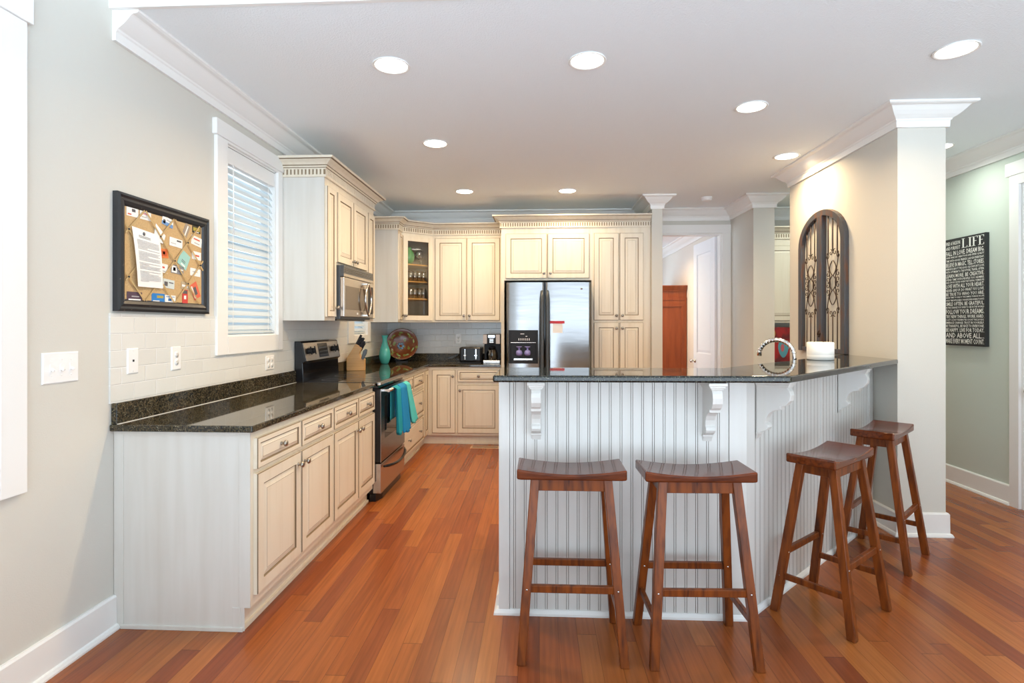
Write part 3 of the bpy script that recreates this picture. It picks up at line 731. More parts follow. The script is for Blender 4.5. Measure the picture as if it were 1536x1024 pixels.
m = MB().box(0, w, -.399, -.371, .330, H); m.box(.0, w, -.401, -.398, .330, .352, 1)
for i in range(3): m.box(.02, w-.02, -.4005, -.3985, .365+.014*i, .371+.014*i, 2)
m.build('vent_grille', [darkg, steelw, black], t)
m = MB()
for x0, x1 in ((.30, .306), (.309, .315), (.318, .330)): m.box(x0, x1, -.4035, -.4018, .040, .056)
m.build('badge', white, d)

# ------------------------------------------------------------------ refrigerator
t = thing('refrigerator', 'stainless steel side-by-side refrigerator with an ice and water dispenser', 'refrigerator', (-.372, BY-.02, 0))
w = .934; yF = -.80
MB().box(.010, w-.006, yF+.02, 0, .02, 1.825).build('body', black, t, bevel=.006)
def fdoor(x0, x1, holes=None):
    def fn(u, v): 
        e = min(u, 1-u)*(x1-x0); q = min(1, e/.012)
        return (x0+(x1-x0)*u, yF-.058-.020*(1-(2*u-1)**2)-.008*(q**.5)+.012*(1-q), .10+1.718*v)
    m = MB().grid(fn, 40, 2); 
    n = 41
    m.box(x0+.001, x1-.001, yF-.045, yF+.015, .10, 1.818, 1)
    return m.build('door', [fsteel, darkg], t)
fd = fdoor(.020, .425); gd = fdoor(.436, .924)
for x, dd in ((.402, fd), (.459, gd)):
    m = MB().tube([(x, yF-.098-.040*sin(pi*k/14)**.5, .42+1.31*k/14) for k in range(15)], [.009]+[.017]*13+[.009], 10); m.build('handle', darkg, dd)
# dispenser
dx0, dx1, dz0, dz1 = .043, .358, .948, 1.305; yd = yF-.0885
m = MB().box(dx0, dx0+.022, yd-.020, yd+.02, dz0, dz1); m.box(dx1-.022, dx1, yd-.020, yd+.02, dz0, dz1); m.box(dx0+.022, dx1-.022, yd-.020, yd+.02, dz0, dz0+.03); m.box(dx0+.022, dx1-.022, yd-.020, yd+.02, 1.168, 1.175, 1); m.box(dx0+.022, dx1-.022, yd-.014, yd+.02, 1.175, dz1)
dis = m.build('dispenser', [blackp, nickel], fd, bevel=.002)
m = MB().box(dx0+.022, dx1-.022, yd-.0005, yd+.001, dz0+.03, 1.168); m.build('dispenser_recess', blackp, fd)
lil = mk('paddle_reflection', (.25, .24, .55), .25)  # purple imitates reflections in the blue-lit dispenser interior
m = MB()
for x in (.155, .245): m.lathe([(0, 0), (.03, .005), (.036, .03), (.028, .055), (.010, .062), (.012, .085), (.034, .095), (.03, .1), (0, .1)], 16, (x, yd-.004, 1.03))
m.build('paddle', lil, fd); MB().box(.10, .30, yd-.03, yd, .985, 1.003).build('drip_tray', nickel, fd)
m = MB()
for i in range(6): m.box(.150+.022*i, .157+.022*i, yd-.0165, yd-.0135, 1.195, 1.218)
m.box(.17, .21, yd-.0165, yd-.0135, 1.262, 1.268); m.box(.225, .243, yd-.0165, yd-.0135, 1.236, 1.242)
m.build('control_icon', white, fd)
badge = MB(); badge.lathe([(.001, 0), (1, 0), (1, .25), (0, .25)], 24, axis='-y'); badge.v = [(.795+x*.042, yF-.0775+y*.01, 1.748+z*.011) for x, y, z in badge.v]; badge.build('badge', nickel, gd)
red = mk('red_magnet', (.55, .02, .03), .5)
mg = MB().box(0, .155, -.006, 0, 0, .028).build('refrigerator_magnet', red, None, (.114, BY-.02+yF-.0885, 1.376)); tag(mg, 'red magnet strip holding a note on the refrigerator door', 'magnet')
nt = MB().box(0, .105, -.002, 0, 0, .105).build('note', paper, None, (.143, BY-.02+yF-.0885, 1.275)); tag(nt, 'cream paper note under the red magnet on the refrigerator', 'note')

# ------------------------------------------------------------------ island with raised bar
R2 = sqrt(2)
t = thing('kitchen_island', 'white beadboard island with curved brackets under the raised granite bar', 'island', (0, 2.612, 0))
TOP = 1.106
p0, p1, p2 = Vector((-.19, 0)), Vector((.947, 0)), Vector((2.308, 1.361))     # face line, local (y rel. 2.612)
th = .12
body = [tuple(p0), tuple(p1), tuple(p2), (2.308, 1.361+th*R2), (.947-th*(R2-1)*-1*-1, th), (-.19, th)]
body[4] = (.947-th*(R2-1), th)
MB().prism([(x, y+.004) for x, y in body], 0, TOP).build('pony_wall', bead, t)
def beadrun(a, b, u0, u1, parent, gap=.0496):
    """real grooves: cross-section polyline extruded upwards"""
    d = (b-a).normalized(); n = Vector((d.y, -d.x)); L = (b-a).length
    prof = []; mats = []
    def P(u, o, mt=0): prof.append(a+d*u+n*o); mats.append(mt)
    P(u0, .0); P(u0, .006)
    c = u0+.022
    while c < u1-.01:
        for e in (-.0058, .0034):
            P(c+e, .006, 0); P(c+e+.0006, .0025, 1); P(c+e+.0018, .0025, 1); P(c+e+.0024, .006, 1)
        c += gap
    P(u1, .006, 0); P(u1, 0, 0)
    m = MB(); v = [(q.x, q.y, z) for z in (.02, TOP) for q in prof]; N = len(prof)
    m.add(v, []); 
    for i in range(N-1): m.f.append([i, i+1, N+i+1, N+i]); m.m.append(mats[i+1]); m.s.append(False)
    return m.build('beadboard', [bead, beadg], parent, normals=False)
beadrun(p0, p1, .052, 1.137-.075, t); LA = (p2-p1).length
beadrun(p1, p2, .075, .93, t); beadrun(p1, p2, .96, LA-.10, t)
def strip(a, b, u0, u1, o, z0, z1, name='stile', mat=bead):
    d = (b-a).normalized(); n = Vector((d.y, -d.x)); q = [a+d*u0, a+d*u1, a+d*u1+n*o, a+d*u0+n*o]
    return MB().prism([(k.x, k.y) for k in q], z0, z1).build(name, mat, t, bevel=.0015)
strip(p0, p1, 0, .050, .0115, 0, TOP); strip(p0, p1, 1.137-.073, 1.137+.004, .0115, 0, TOP); strip(p1, p2, .004-.008, .073, .0115, 0, TOP); strip(p1, p2, .931, .959, .0115, 0, TOP); strip(p1, p2, LA-.098, LA-.01, .0115, 0, TOP)
m = MB(); sweep(m, [(-.19, .3), (-.19, 0), (.947, 0), (2.295, 1.348)], [(0, 0), (.024, 0), (.023, .010), (.016, .020), (.0125, .024), (0, .024)]); m.build('shoe_moulding', trim, t)
m = MB(); sweep(m, [(-.19, .3), (-.19, .02)], [(0, 0), (.014, 0), (.014, .07), (0, .08)]); m.build('end_skirting', trim, t)
# lower cabinets behind the bar, facing the kitchen
lowc = [(-.19, th+.006), (.895, th+.006), (2.306, 1.361+th*R2+.012), (2.306, 2.35), (.70, .744), (-.19, .744)]
MB().prism(lowc, .10, .882).build('cabinet_body', cream, t)
MB().prism([(-.17, th+.006), (.895, th+.006), (2.30, 1.54), (2.30, 2.26), (.72, .69), (-.17, .69)], 0, .10).build('toe_kick', cream, t)
# brackets
def corbel(pos, ang, proj=.165, hgt=.292):
    r_ = bpy.data.objects.new('corbel', None)
    k = .022
    pr = [(0, 0), (proj-.008, 0), (proj-.008, -.012), (proj-.026, -.030), (proj-.013, -.048), (proj-.008, -.068), (proj-.012, -.092), (proj-.028, -.113), (proj-.05, -.122), (proj-.052, -.136),
          (proj-.085, -.143), (proj-.105, -.158), (proj-.117, -.180), (proj-.122, -.203), (proj-.112, -.212), (proj-.108, -.224), (proj-.115, -.236), (proj-.135, -.246), (.012, -.256), (0, -.285)]
    m = MB().prism([(-o, z+TOP-.0015) for o, z in pr], -k, k, 'x', sm=False)
    q = proj
    m.box(-.040, .040, -q+.004, -.0, TOP-.016, TOP-.0015); m.box(-.034, .034, -q+.010, 0, TOP-.026, TOP-.016); m.box(-.028, .028, -q+.016, 0, TOP-.034, TOP-.026)
    m.box(-k-.002, k+.002, -(q-.051), -(q-.06), TOP-.137, TOP-.122)
    m.box(-k-.003, k+.003, -.018, 0, TOP-.262, TOP-.252)
    return m.build('corbel', bead, t, (pos[0], pos[1], 0), ang, bevel=.0022)
corbel((-.015, -.006), 0); corbel((.775, -.006), 0)
dv = (p2-p1).normalized(); nv = Vector((dv.y, -dv.x))*.010
for u in (.118, 1.235): q = p1+dv*u+nv; corbel((q.x, q.y), pi/4)

BT0, BT1 = 1.107, 1.137
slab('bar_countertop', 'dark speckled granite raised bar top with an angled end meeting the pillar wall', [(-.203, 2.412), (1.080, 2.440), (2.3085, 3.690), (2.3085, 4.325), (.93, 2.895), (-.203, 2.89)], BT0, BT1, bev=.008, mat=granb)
low = [(-.19, 2.612+th+.008), (.893, 2.612+th+.008), (2.3085, 4.160), (2.3085, 4.98), (.68, 3.372), (-.205, 3.372)]
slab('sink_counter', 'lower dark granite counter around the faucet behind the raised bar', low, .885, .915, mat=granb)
# faucet
t = thing('faucet', 'curved chrome gooseneck faucet rising behind the raised bar', 'faucet', (1.705, 3.800, .9155), radians(135))
m = MB().lathe([(.028, 0), (.028, .006), (.020, .012), (.017, .05), (.016, .075), (.0145, .08)], 20); m.build('base', chrome, t)
pts = [(0, 0, .07), (0, 0, .16), (0, 0, .235)] + [(.118-.118*cos(a), 0, .235+.106*sin(a)) for a in [pi*k/14 for k in range(1, 14)]] + [(.236, 0, .228)]
m = MB().tube(pts, [.0145]*3+[.0142]*13+[.0165], 12)
for k in range(1, 16):
    a = pi*k/16; c = Vector((.118-.118*cos(a), 0, .235+.106*sin(a))); dd = Vector((sin(a), 0, cos(a)*.9)).normalized()*.003
    m.tube([c-dd, c+dd], .0163, 12)
m.build('spout', chrome, t)
MB().tube([(0, -.017, .05), (0, -.06, .062), (0, -.105, .085)], [.008, .006, .0055], 8).build('lever', chrome, t)

# candle
c = thing('candle', 'wide white pillar candle standing on the bar top in front of the arched panel', 'candle', (1.785, 3.62, BT1+.0005))
MB().lathe([(0, 0), (.074, 0), (.078, .004), (.078, .030), (.0775, .032), (.078, .034), (.078, .108), (.074, .112), (.06, .108), (0, .106)], 36).build('wax', wax, c)
for k in range(3): MB().tube([(.035*cos(2.1*k+.5), .035*sin(2.1*k+.5), .105), (.036*cos(2.1*k+.5), .036*sin(2.1*k+.5), .118)], .0016, 6).build('wick', fblack, c)

# ------------------------------------------------------------------ stools
def make_stool(label, loc, rz):
    t = thing('bar_stool', label, 'stool', loc, rz, None)
    hw, hd = .226, .108
    n = 16; top = []; bot = []
    def zt(u): return .7415+.0205*abs(u)**1.8
    sec = []
    for i in range(n+1):
        u = -1+2*i/n; sec.append((u*hw, zt(u)))
    poly = sec + [(hw, .720)] + [(hw-.02, .718)] + [(-hw+.02, .718)] + [(-hw, .720)]
    MB().prism(poly[::-1], -hd, hd, 'y').build('seat', stool_w, t, bevel=.007, segs=3)
    lt = .036
    tops = {(sx, sy): (sx*.150, sy*.070, .719) for sx in (-1, 1) for sy in (-1, 1)}
    bots = {(sx, sy): (sx*.206, sy*.168, 0) for sx in (-1, 1) for sy in (-1, 1)}
    P = lambda k, z: tuple(bots[k][i]+(tops[k][i]-bots[k][i])*z/.719 for i in range(3))
    for k in tops:
        lg = MB().beam(bots[k], tops[k], lt, lt, level=True).build('leg', stool_l, t, bevel=.003)
        q = P(k, .285 if k[1] < 0 else .285)
        MB().lathe([(.0045, 0), (.004, .0015), (0, .002)], 10, (q[0], q[1]-lt/2+.0002, q[2]), '-y').build('screw_cap', nickel, lg)
        q = P(k, .17); s_ = k[0]
        MB().lathe([(.0045, 0), (.004, .0015), (0, .002)], 10, (q[0]+s_*(lt/2-.0002), q[1], q[2]), 'x').build('screw_cap', nickel, lg)
    for sy in (-1, 1):
        MB().beam(P((-1, sy), .285), P((1, sy), .285), .030, .020, (0, 0, 1)).build('stretcher', stool_l, t, bevel=.003)
        MB().beam(P((-1, sy), .692), P((1, sy), .692), .048, .018, (0, 0, 1)).build('apron', stool_l, t, bevel=.002)
    for sx in (-1, 1):
        MB().beam(P((sx, -1), .17), P((sx, 1), .17), .028, .018, (0, 0, 1)).build('stretcher', stool_l, t, bevel=.003)
        MB().beam(P((sx, -1), .692), P((sx, 1), .692), .048, .018, (0, 0, 1)).build('apron', stool_l, t, bevel=.002)
    return t
STOOLS = [('dark brown saddle stool standing square to the free end of the bar', (.133, 2.392, 0), 0),
    ('dark brown saddle stool at the straight bar, just before its corner', (.654, 2.387, 0), radians(1.5)),
    ('dark brown saddle stool turned at an angle, first one along the slanted bar', (1.389, 2.718, 0), radians(41.5)),
    ('dark brown saddle stool turned at an angle, beside the foot of the pillar', (2.025, 3.379, 0), radians(45.5))]
st = make_stool(*STOOLS[0])
def copy_tree(o, parent=None):
    c = o.copy(); COL.objects.link(c); c.parent = parent
    for ch in list(o.children): copy_tree(ch, c)
    return c
st['group'] = 'saddle stools around the bar'
for lab, loc, rz in STOOLS[1:]:
    c = copy_tree(st); c.location = loc; c.rotation_euler = (0, 0, rz); c['label'] = lab

# ------------------------------------------------------------------ recessed lamps
def downlight(label, x, y, power=LAMP_W, group='recessed kitchen ceiling lamps', col=LAMP_COL):
    t = thing('recessed_light', label, 'ceiling light', (x, y, CZ), 0, group)
    MB().lathe([(.086, -.001), (.100, -.001), (.102, -.004), (.098, -.007), (.088, -.005), (.086, -.001)], 32).build('trim_ring', trim, t)
    MB().lathe([(0, -.0025), (.086, -.0025), (.086, -.001), (0, -.001)], 32).build('lens', lens, t)
    L = bpy.data.lights.new('lamp', 'AREA'); L.shape = 'DISK'; L.size = .16; L.energy = power; L.color = col; L.spread = radians(150)
    o = bpy.data.objects.new('lamp', L); COL.objects.link(o); o.parent = t; o.location = (0, 0, -.012)
    return t
for lab, x, y, k in (('recessed ceiling lamp over the near end of the window-side counter', -.802, 2.972, 1), ('recessed ceiling lamp over the first bar stool', .255, 2.971, 1), ('recessed ceiling lamp in front of the pillar, above the last stool', 2.129, 2.945, .8),
        ('recessed ceiling lamp above the angled part of the bar', 1.365, 3.648, .8), ('recessed ceiling lamp in front of the microwave cabinets', -.805, 4.263, 1), ('recessed ceiling lamp lighting the wall above the arched panel', 2.057, 4.726, 1.3),
        ('recessed ceiling lamp in front of the glass-door corner cabinet', -.785, 5.805, 1.15), ('recessed ceiling lamp in front of the refrigerator', .293, 5.829, .75)):
    downlight(lab, x, y, LAMP_W*k)
downlight('recessed ceiling lamp in the hallway beyond the pillar', 3.148, 4.538, LAMP_W*.4, 'recessed hallway ceiling lamps', (.92, 1, .9))
downlight('recessed ceiling lamp in the hallway, hidden past the pillar wall', 3.05, 6.0, LAMP_W*.4, 'recessed hallway ceiling lamps', (.92, 1, .9))
downlight('added ceiling lamp, out of view, lighting the room past the open doorway', 1.2, 8.6, LAMP_W*3, 'added far room ceiling lamps')  # unseen lamp, added because the far room needs light
sd = thing('smoke_detector', 'round white smoke detector on the ceiling before the doorway', 'smoke detector', (1.841, 6.208, CZ))
MB().lathe([(.062, 0), (.064, -.006), (.056, -.012), (.054, -.028), (.044, -.036), (0, -.038)], 32).build('housing', white, sd)

# ------------------------------------------------------------------ switches and outlets
darkslot = mk('socket_slot', (.22, .22, .21), .5)
def plate(name, label, loc, rz, w, h, kind, gang=1):
    t = thing(name, label, 'switch' if 'switch' in name else 'outlet', loc, rz)
    MB().panel(-w/2, w/2, -h/2, h/2, [(0, 0, 0), (0, -.003, 0), (.004, -.006, 0)]).build('cover_plate', white, t)
    for g in range(gang):
        cx = (g-(gang-1)/2)*.046
        if kind == 'toggle':
            MB().box(cx-.006, cx+.006, -.0075, -.006, -.014, .014).build('slot', ivory, t)
            MB().beam((cx, -.006, -.002), (cx, -.019, -.010), .008, .008).build('toggle', white, t, bevel=.001)
            m = MB(); m.lathe([(.0032, 0), (.0028, .001), (0, .001)], 8, (cx, -.006, .030), '-y'); m.lathe([(.0032, 0), (.0028, .001), (0, .001)], 8, (cx, -.006, -.030), '-y'); m.build('screw', ivory, t)
        elif kind == 'outlet':
            for zz in (-.020, .020):
                s = MB().lathe([(.0165, 0), (.0165, .0015), (0, .0015)], 20, (cx, -.006, zz), '-y').build('socket', white, t)
                m = MB().box(cx-.0075, cx-.0055, -.0080, -.0075, zz+.0, zz+.008); m.box(cx+.0055, cx+.0075, -.0080, -.0075, zz, zz+.008); m.box(cx-.002, cx+.002, -.0080, -.0075, zz-.010, zz-.006); m.build('slot', darkslot, s)
        else:
            MB().box(cx-.005, cx+.005, -.0075, -.006, -.004, .006).build('jack', blackp, t)
            m = MB(); m.lathe([(.003, 0), (0, .001)], 8, (cx, -.006, .048), '-y'); m.lathe([(.003, 0), (0, .001)], 8, (cx, -.006, -.048), '-y'); m.build('screw', ivory, t)
    return t
plate('light_switch', 'white three-toggle light switch plate on the bare wall before the counter', (LX, 2.116, 1.188), R90, .168, .122, 'toggle', 3)
plate('wall_jack', 'small white jack plate on the tile directly below the pinboard', (LX+.008, 2.497, 1.190), R90, .070, .118, 'jack')
plate('wall_outlet', 'white double outlet on the tile between the jack plate and the window', (LX+.008, 2.806, 1.184), R90, .074, .122, 'outlet')
plate('wall_outlet', 'white outlet on the tile under the tall window', (LX+.008, 3.816, 1.094), R90, .120, .100, 'outlet', 2)
plate('wall_outlet', 'white outlet on the grey tile left of the toaster', (-1.004, BY-.008, 1.190), 0, .074, .122, 'outlet')

# ------------------------------------------------------------------ pinboard (local: x along the wall, faces -y)
PBX = .005
t = thing('pinboard', 'black-framed burlap pinboard with crossed ribbons above the tile', 'pinboard', (LX, 2.387, 1.420), R90)
Wd, Hd = .69, .538
m = MB()
fr = [(0, -.001), (.0, -.024), (.012, -.030), (.022, -.022), (.034, -.026), (.048, -.020), (.056, -.012)]
for i in range(1, len(fr)):
    (a, ya), (b, yb) = fr[i-1], fr[i]
    o = len(m.v)
    for ins, y in ((a, ya), (b, yb)): m.v += [(ins, y, ins), (Wd-ins, y, ins), (Wd-ins, y, Hd-ins), (ins, y, Hd-ins)]
    for k in range(4): k2 = (k+1) % 4; m.f.append([o+k, o+k2, o+4+k2, o+4+k]); m.m.append(0); m.s.append(False)
m.build('frame', fblack, t, normals=False)
MB().box(.02, Wd-.02, -.012, -.001, .02, Hd-.02).build('backing', cork, t)
x0, x1, z0, z1 = .054, Wd-.054, .054, Hd-.054
def clipped(px, pz, dx, dz):
    ts = []
    for p, d, lo, hi in ((px, dx, x0, x1), (pz, dz, z0, z1)): ts.append(sorted(((lo-p)/d, (hi-p)/d)))
    a, b = max(ts[0][0], ts[1][0]), min(ts[0][1], ts[1][1]); return (px+dx*a, pz+dz*a), (px+dx*b, pz+dz*b)
RIB = []
sp = .215
for k in range(-4, 5):
    for sg in (1, -1):
        cx = (x0+x1)/2 + .05 + k*sp; q = clipped(cx, (z0+z1)/2, 1, 1.02*sg)
        if q[1][0]-q[0][0] > .03: RIB.append(q)
for (ax, az), (bx, bz) in RIB:
    MB().beam((ax, -.0205, az), (bx, -.0205, bz), .009, .001, (0, 0, 1)).build('ribbon', ribbon, t)
for k in range(-4, 5):
    for j in range(-3, 4):
        px = (x0+x1)/2+.05+k*sp/2; pz = (z0+z1)/2+j*sp*1.02/2
        if (k+j) % 2 == 0 and x0 < px < x1 and z0 < pz < z1:
            MB().lathe([(.0045, 0), (.004, .003), (0, .004)], 10, (px, -.021, pz), '-y').build('tack', fblack, t)
# cards tucked under the ribbons: (name, label, Y0, Y1, z0, z1, tilt, colour, accents)
def cardm(n, c): return MATS.get(n) or mk(n, c, .6)
ink = cardm('ink', (.10, .10, .11)); inkl = cardm('light_ink', (.42, .42, .42)); inkr = cardm('red_ink', (.62, .10, .06)); inkb = cardm('blue_ink', (.05, .16, .38)); inkg = cardm('gold_ink', (.42, .34, .06))
wh = cardm('white_card', (.84, .84, .82))
CARDS = [
 ('business_card', 'white business card with a dark emblem in the near top corner of the pinboard', 2.455, 2.530, 1.862, 1.902, 0, wh, [(.45, .55, .75, .9, ink), (.1, .15, .4, .3, inkr)]),
 ('business_card', 'white business card with pink print, second in the top row of the pinboard', 2.540, 2.615, 1.862, 1.902, 0, wh, [(.15, .6, .7, .8, cardm('pink_ink', (.72, .35, .40))), (.15, .25, .6, .35, inkl)]),
 ('business_card', 'tilted white and blue picture card in the top row of the pinboard', 2.694, 2.778, 1.860, 1.904, -10, wh, [(0, 0, 1, .42, cardm('sky_ink', (.16, .32, .60))), (.1, .15, .3, .6, ink), (.4, .6, .8, .75, inkl)]),
 ('business_card', 'brown-grey card standing on end in the top row of the pinboard', 2.845, 2.925, 1.842, 1.884, 62, cardm('taupe_card', (.33, .27, .21)), [(.1, .35, .9, .55, wh)]),
 ('business_card', 'black card with gold print in the far top corner of the pinboard', 2.938, 3.010, 1.864, 1.901, 0, cardm('black_card', (.03, .028, .02)), [(.1, .3, .9, .8, inkg), (.2, .1, .8, .2, wh)]),
 ('business_card', 'white card with small dark print right of the letter', 2.750, 2.852, 1.764, 1.808, -3, wh, [(.55, .65, .9, .85, ink), (.1, .3, .5, .38, inkl)]),
 ('business_card', 'white card with red print under the black and gold card', 2.930, 3.022, 1.795, 1.845, -8, wh, [(.2, .6, .8, .75, inkr), (.3, .2, .8, .3, inkl)]),
 ('business_card', 'orange picture card half behind the letter', 2.679, 2.741, 1.695, 1.742, 4, cardm('orange_card', (.70, .20, .05)), [(.2, .2, .8, .8, cardm('amber_ink', (.55, .09, .03))), (.35, .4, .6, .7, wh)]),
 ('folded_card', 'pale teal folded card hanging in the middle of the pinboard', 2.825, 2.905, 1.662, 1.748, -28, cardm('teal_card', (.33, .60, .55)), [(.35, .1, .8, .2, wh), (.3, .3, .7, .34, ink), (.3, .4, .7, .44, ink)]),
 ('business_card', 'white card with small red print at the far edge of the pinboard', 2.935, 3.015, 1.718, 1.762, -2, wh, [(.3, .4, .8, .6, inkr)]),
 ('business_card', 'white card peeking out beside the lower half of the letter', 2.680, 2.735, 1.620, 1.666, -4, wh, [(.1, .5, .6, .7, inkr), (.2, .15, .7, .25, inkl)]),
 ('photo_card', 'black and white photo card below the pale teal card', 2.762, 2.862, 1.624, 1.668, -3, cardm('grey_card', (.24, .24, .25)), [(.05, .1, .45, .9, wh), (.15, .3, .35, .7, ink), (.55, .5, .95, .65, wh)]),
 ('business_card', 'plain white card below the card with small red print', 2.920, 3.010, 1.626, 1.668, -2, wh, [(.2, .5, .7, .6, inkl)]),
 ('business_card', 'white and grey card with a dark picture below the photo card', 2.702, 2.788, 1.545, 1.590, -4, cardm('mist_card', (.60, .66, .64)), [(.1, .2, .4, .7, ink), (.5, .6, .9, .72, ink)]),
 ('business_card', 'tan card tucked above the red tag', 2.842, 2.915, 1.548, 1.586, -6, cardm('tan_card', (.48, .38, .24)), [(.1, .3, .8, .6, wh)]),
 ('paper_tag', 'orange-red picture tag tilted in the lower far corner of the pinboard', 2.920, 3.010, 1.515, 1.575, 118, cardm('scarlet_card', (.68, .13, .07)), [(.25, .3, .75, .7, ink), (.1, .75, .9, .9, wh)]),
 ('paper_tag', 'narrow red tag standing upright at the bottom of the pinboard', 2.852, 2.898, 1.468, 1.546, 0, cardm('red_card', (.58, .05, .04)), [(.1, .72, .9, .95, ink), (.3, .35, .7, .6, wh)]),
 ('business_card', 'dark purple card with white print in the lower near corner of the pinboard', 2.456, 2.553, 1.465, 1.512, 0, cardm('purple_card', (.085, .05, .08)), [(.1, .15, .9, .3, wh), (.3, .5, .8, .6, inkl)]),
 ('business_card', 'bright blue card in the bottom row of the pinboard', 2.620, 2.714, 1.464, 1.514, 0, cardm('blue_card', (.02, .20, .55)), [(.4, .55, .9, .8, inkg), (.1, .2, .6, .3, wh)]),
 ('business_card', 'white card with a blue figure beside the bright blue card', 2.716, 2.798, 1.468, 1.510, 0, wh, [(.3, .3, .6, .6, inkb), (.1, .75, .9, .85, cardm('sky_ink', (.16, .32, .60)))]),
]
def card(name, label, ya, yb, za, zb, tilt, base, acc, off=.0132):
    w, h = yb-ya, zb-za; m = MB().box(-w/2, w/2, -.0008, 0, -h/2, h/2, 0); mats = [base]
    for a, b, c, d, mt in acc:
        if mt not in mats: mats.append(mt)
        m.box(-w/2+a*w, -w/2+c*w, -.0011, -.0008, -h/2+b*h, -h/2+d*h, mats.index(mt))
    cx, cy, cz = (ya+yb)/2, LX+off, (za+zb)/2
    tl = radians(tilt); m.v = [(x*cos(tl)-z*sin(tl), y, x*sin(tl)+z*cos(tl)) for x, y, z in m.v]
    o = m.build(name, mats, None, (cy, cx, cz), R90)
    return tag(o, label, 'card')
for i, c in enumerate(CARDS): card(*c, off=.0125+.0006*(i % 3))
for k, (lab, pts) in enumerate((('white printed letter hanging over the near half of the pinboard', [(2.473, 1.815), (2.660, 1.800), (2.686, 1.540), (2.505, 1.538)]), ('folded white paper sticking out behind the top of the letter', [(2.645, 1.858), (2.715, 1.808), (2.695, 1.765), (2.625, 1.775)]))):
    cx = sum(p[0] for p in pts)/4; cz = sum(p[1] for p in pts)/4
    if k == 0:
        def fn(u, v):
            a = Vector(pts[0]).lerp(Vector(pts[1]), u); b = Vector(pts[3]).lerp(Vector(pts[2]), u); p = a.lerp(b, v)
            return (p.x-cx, -.004*sin(v*pi)-.006*(1-u)**3*v, p.y-cz)
        m = MB().grid(fn, 8, 12); mats = [paper, inkl, ink]
        for i in range(30):
            v = .20+.024*i
            if i in (7, 15, 21): continue
            e = .92-.1*((i*37 % 7)/7)*(1 if i % 5 == 4 else 0) - (.45 if i % 6 == 5 else 0)
            a = fn(.12, v); b = fn(e, v); m.beam((a[0], a[1]-.0015, a[2]), (b[0], b[1]-.0015, b[2]), .0022, .0008, (0, 0, 1), 1)
        c = fn(.40, .07); m.lathe([(.009, 0), (0, .001)], 16, (c[0], c[1]-.0012, c[2]), '-y', 2)
        for v in (.12, .145): a = fn(.2, v); b = fn(.62, v); m.beam((a[0], a[1]-.0015, a[2]), (b[0], b[1]-.0015, b[2]), .0018, .0008, (0, 0, 1), 2)
        o = m.build('letter', mats, None, (LX+.0245, cx, cz), R90, normals=False)
    else:
        o = MB().prism([(x-cx, z-cz) for x, z in pts], -.0015, 0, 'y').build('folded_paper', paper, None, (LX+.0165, cx, cz), R90)
    tag(o, lab, 'paper')

# ------------------------------------------------------------------ arched iron wall panel (local x towards the camera end, faces -y)
t = thing('arched_wall_panel', 'arched weathered wood panel with iron scrollwork on the pillar wall', 'wall decor', (PX0-.001, 4.630, BT1+.002), -R90)
hw, zs, zr = .372, .880, .272; fw = .062; dp = .034
def arch(hw_, zs_, zr_, n=20): return [(hw_*cos(a), zs_+zr_*sin(a)) for a in [pi*k/n for k in range(n+1)]]
outer = [(hw, 0)] + arch(hw, zs, zr) + [(-hw, 0)]
inner = [(hw-fw, 0)] + arch(hw-fw, zs-.005, zr-fw*.72) + [(-hw+fw, 0)]
m = MB()
for i in range(len(outer)-1):
    a, b, c, d = outer[i], outer[i+1], inner[i+1], inner[i]
    v = [(p[0], y, p[1]) for y in (-dp, 0) for p in (a, b, c, d)]
    m.add(v, [(0, 1, 2, 3), (4, 7, 6, 5), (0, 4, 5, 1), (2, 6, 7, 3)] + ([(0, 3, 7, 4)] if i == 0 else []) + ([(1, 5, 6, 2)] if i == len(outer)-2 else []))
m.build('frame', archw, t, bevel=.004)
MB().box(-hw+fw, hw-fw, -dp+.004, 0, .0, .034).build('bottom_rail', archw, t, bevel=.003)
MB().box(-.042, .042, -dp-.004, 0, .034, zs+zr-fw*.72-.002).build('mullion', archw, t, bevel=.004)
m = MB()
def spiral(cx, cz, r0, a0, turns, sg, m, rr=.0031):
    m.tube([(cx+r0*(1-.72*k/22)*cos(a0+sg*turns*2*pi*k/22), -.018, cz+r0*(1-.72*k/22)*sin(a0+sg*turns*2*pi*k/22)) for k in range(23)], rr, 6)
for sx in (-1, 1):
    c0 = sx*(.042+(hw-fw-.042)/2); hwid = (hw-fw-.042)/2
    for k in (-1, 0, 1):
        x = c0+k*hwid*.5
        zt_ = zs+(zr-fw*.72)*sqrt(max(0, 1-(x/(hw-fw))**2))-.004
        m.tube([(x, -.018, .034), (x, -.018, .30+.02*abs(k))], .0042, 6); m.tube([(x, -.018, .80-.02*abs(k)), (x, -.018, zt_)], .0042, 6)
    for zc, up in ((.80, 1), (.30, -1)):
        # shepherd scrolls in a mirrored stack
        for s2 in (-1, 1):
            spiral(c0+s2*.030, zc-up*.012, .026, pi/2*up+ (pi if s2 < 0 else 0)*0, .9, s2*up, m)
            spiral(c0+s2*.082, zc-up*.04, .026, pi/2*up, .9, s2*up, m)
    for s2 in (-1, 1): m.tube([(c0+s2*(.060+.022*cos(2*pi*k/20)), -.0185, .31+.48*k/20) for k in range(21)], .0034, 6)
    for zc in (.665, .55, .435):
        for s2 in (-1, 1):
            m.tube([(c0+s2*(.008+.040*sin(pi*k/12)), -.018, zc-.0575+.115*k/12) for k in range(13)], .0036, 6)
    for zc, sg in ((.62, 1), (.575, -1), (.53, 1), (.48, -1)):
        for s2 in (-1, 1): spiral(c0+s2*.074, zc, .026, pi/2 if sg > 0 else -pi/2, .95, s2*sg, m)
m.build('ironwork', iron, t)
m = MB()
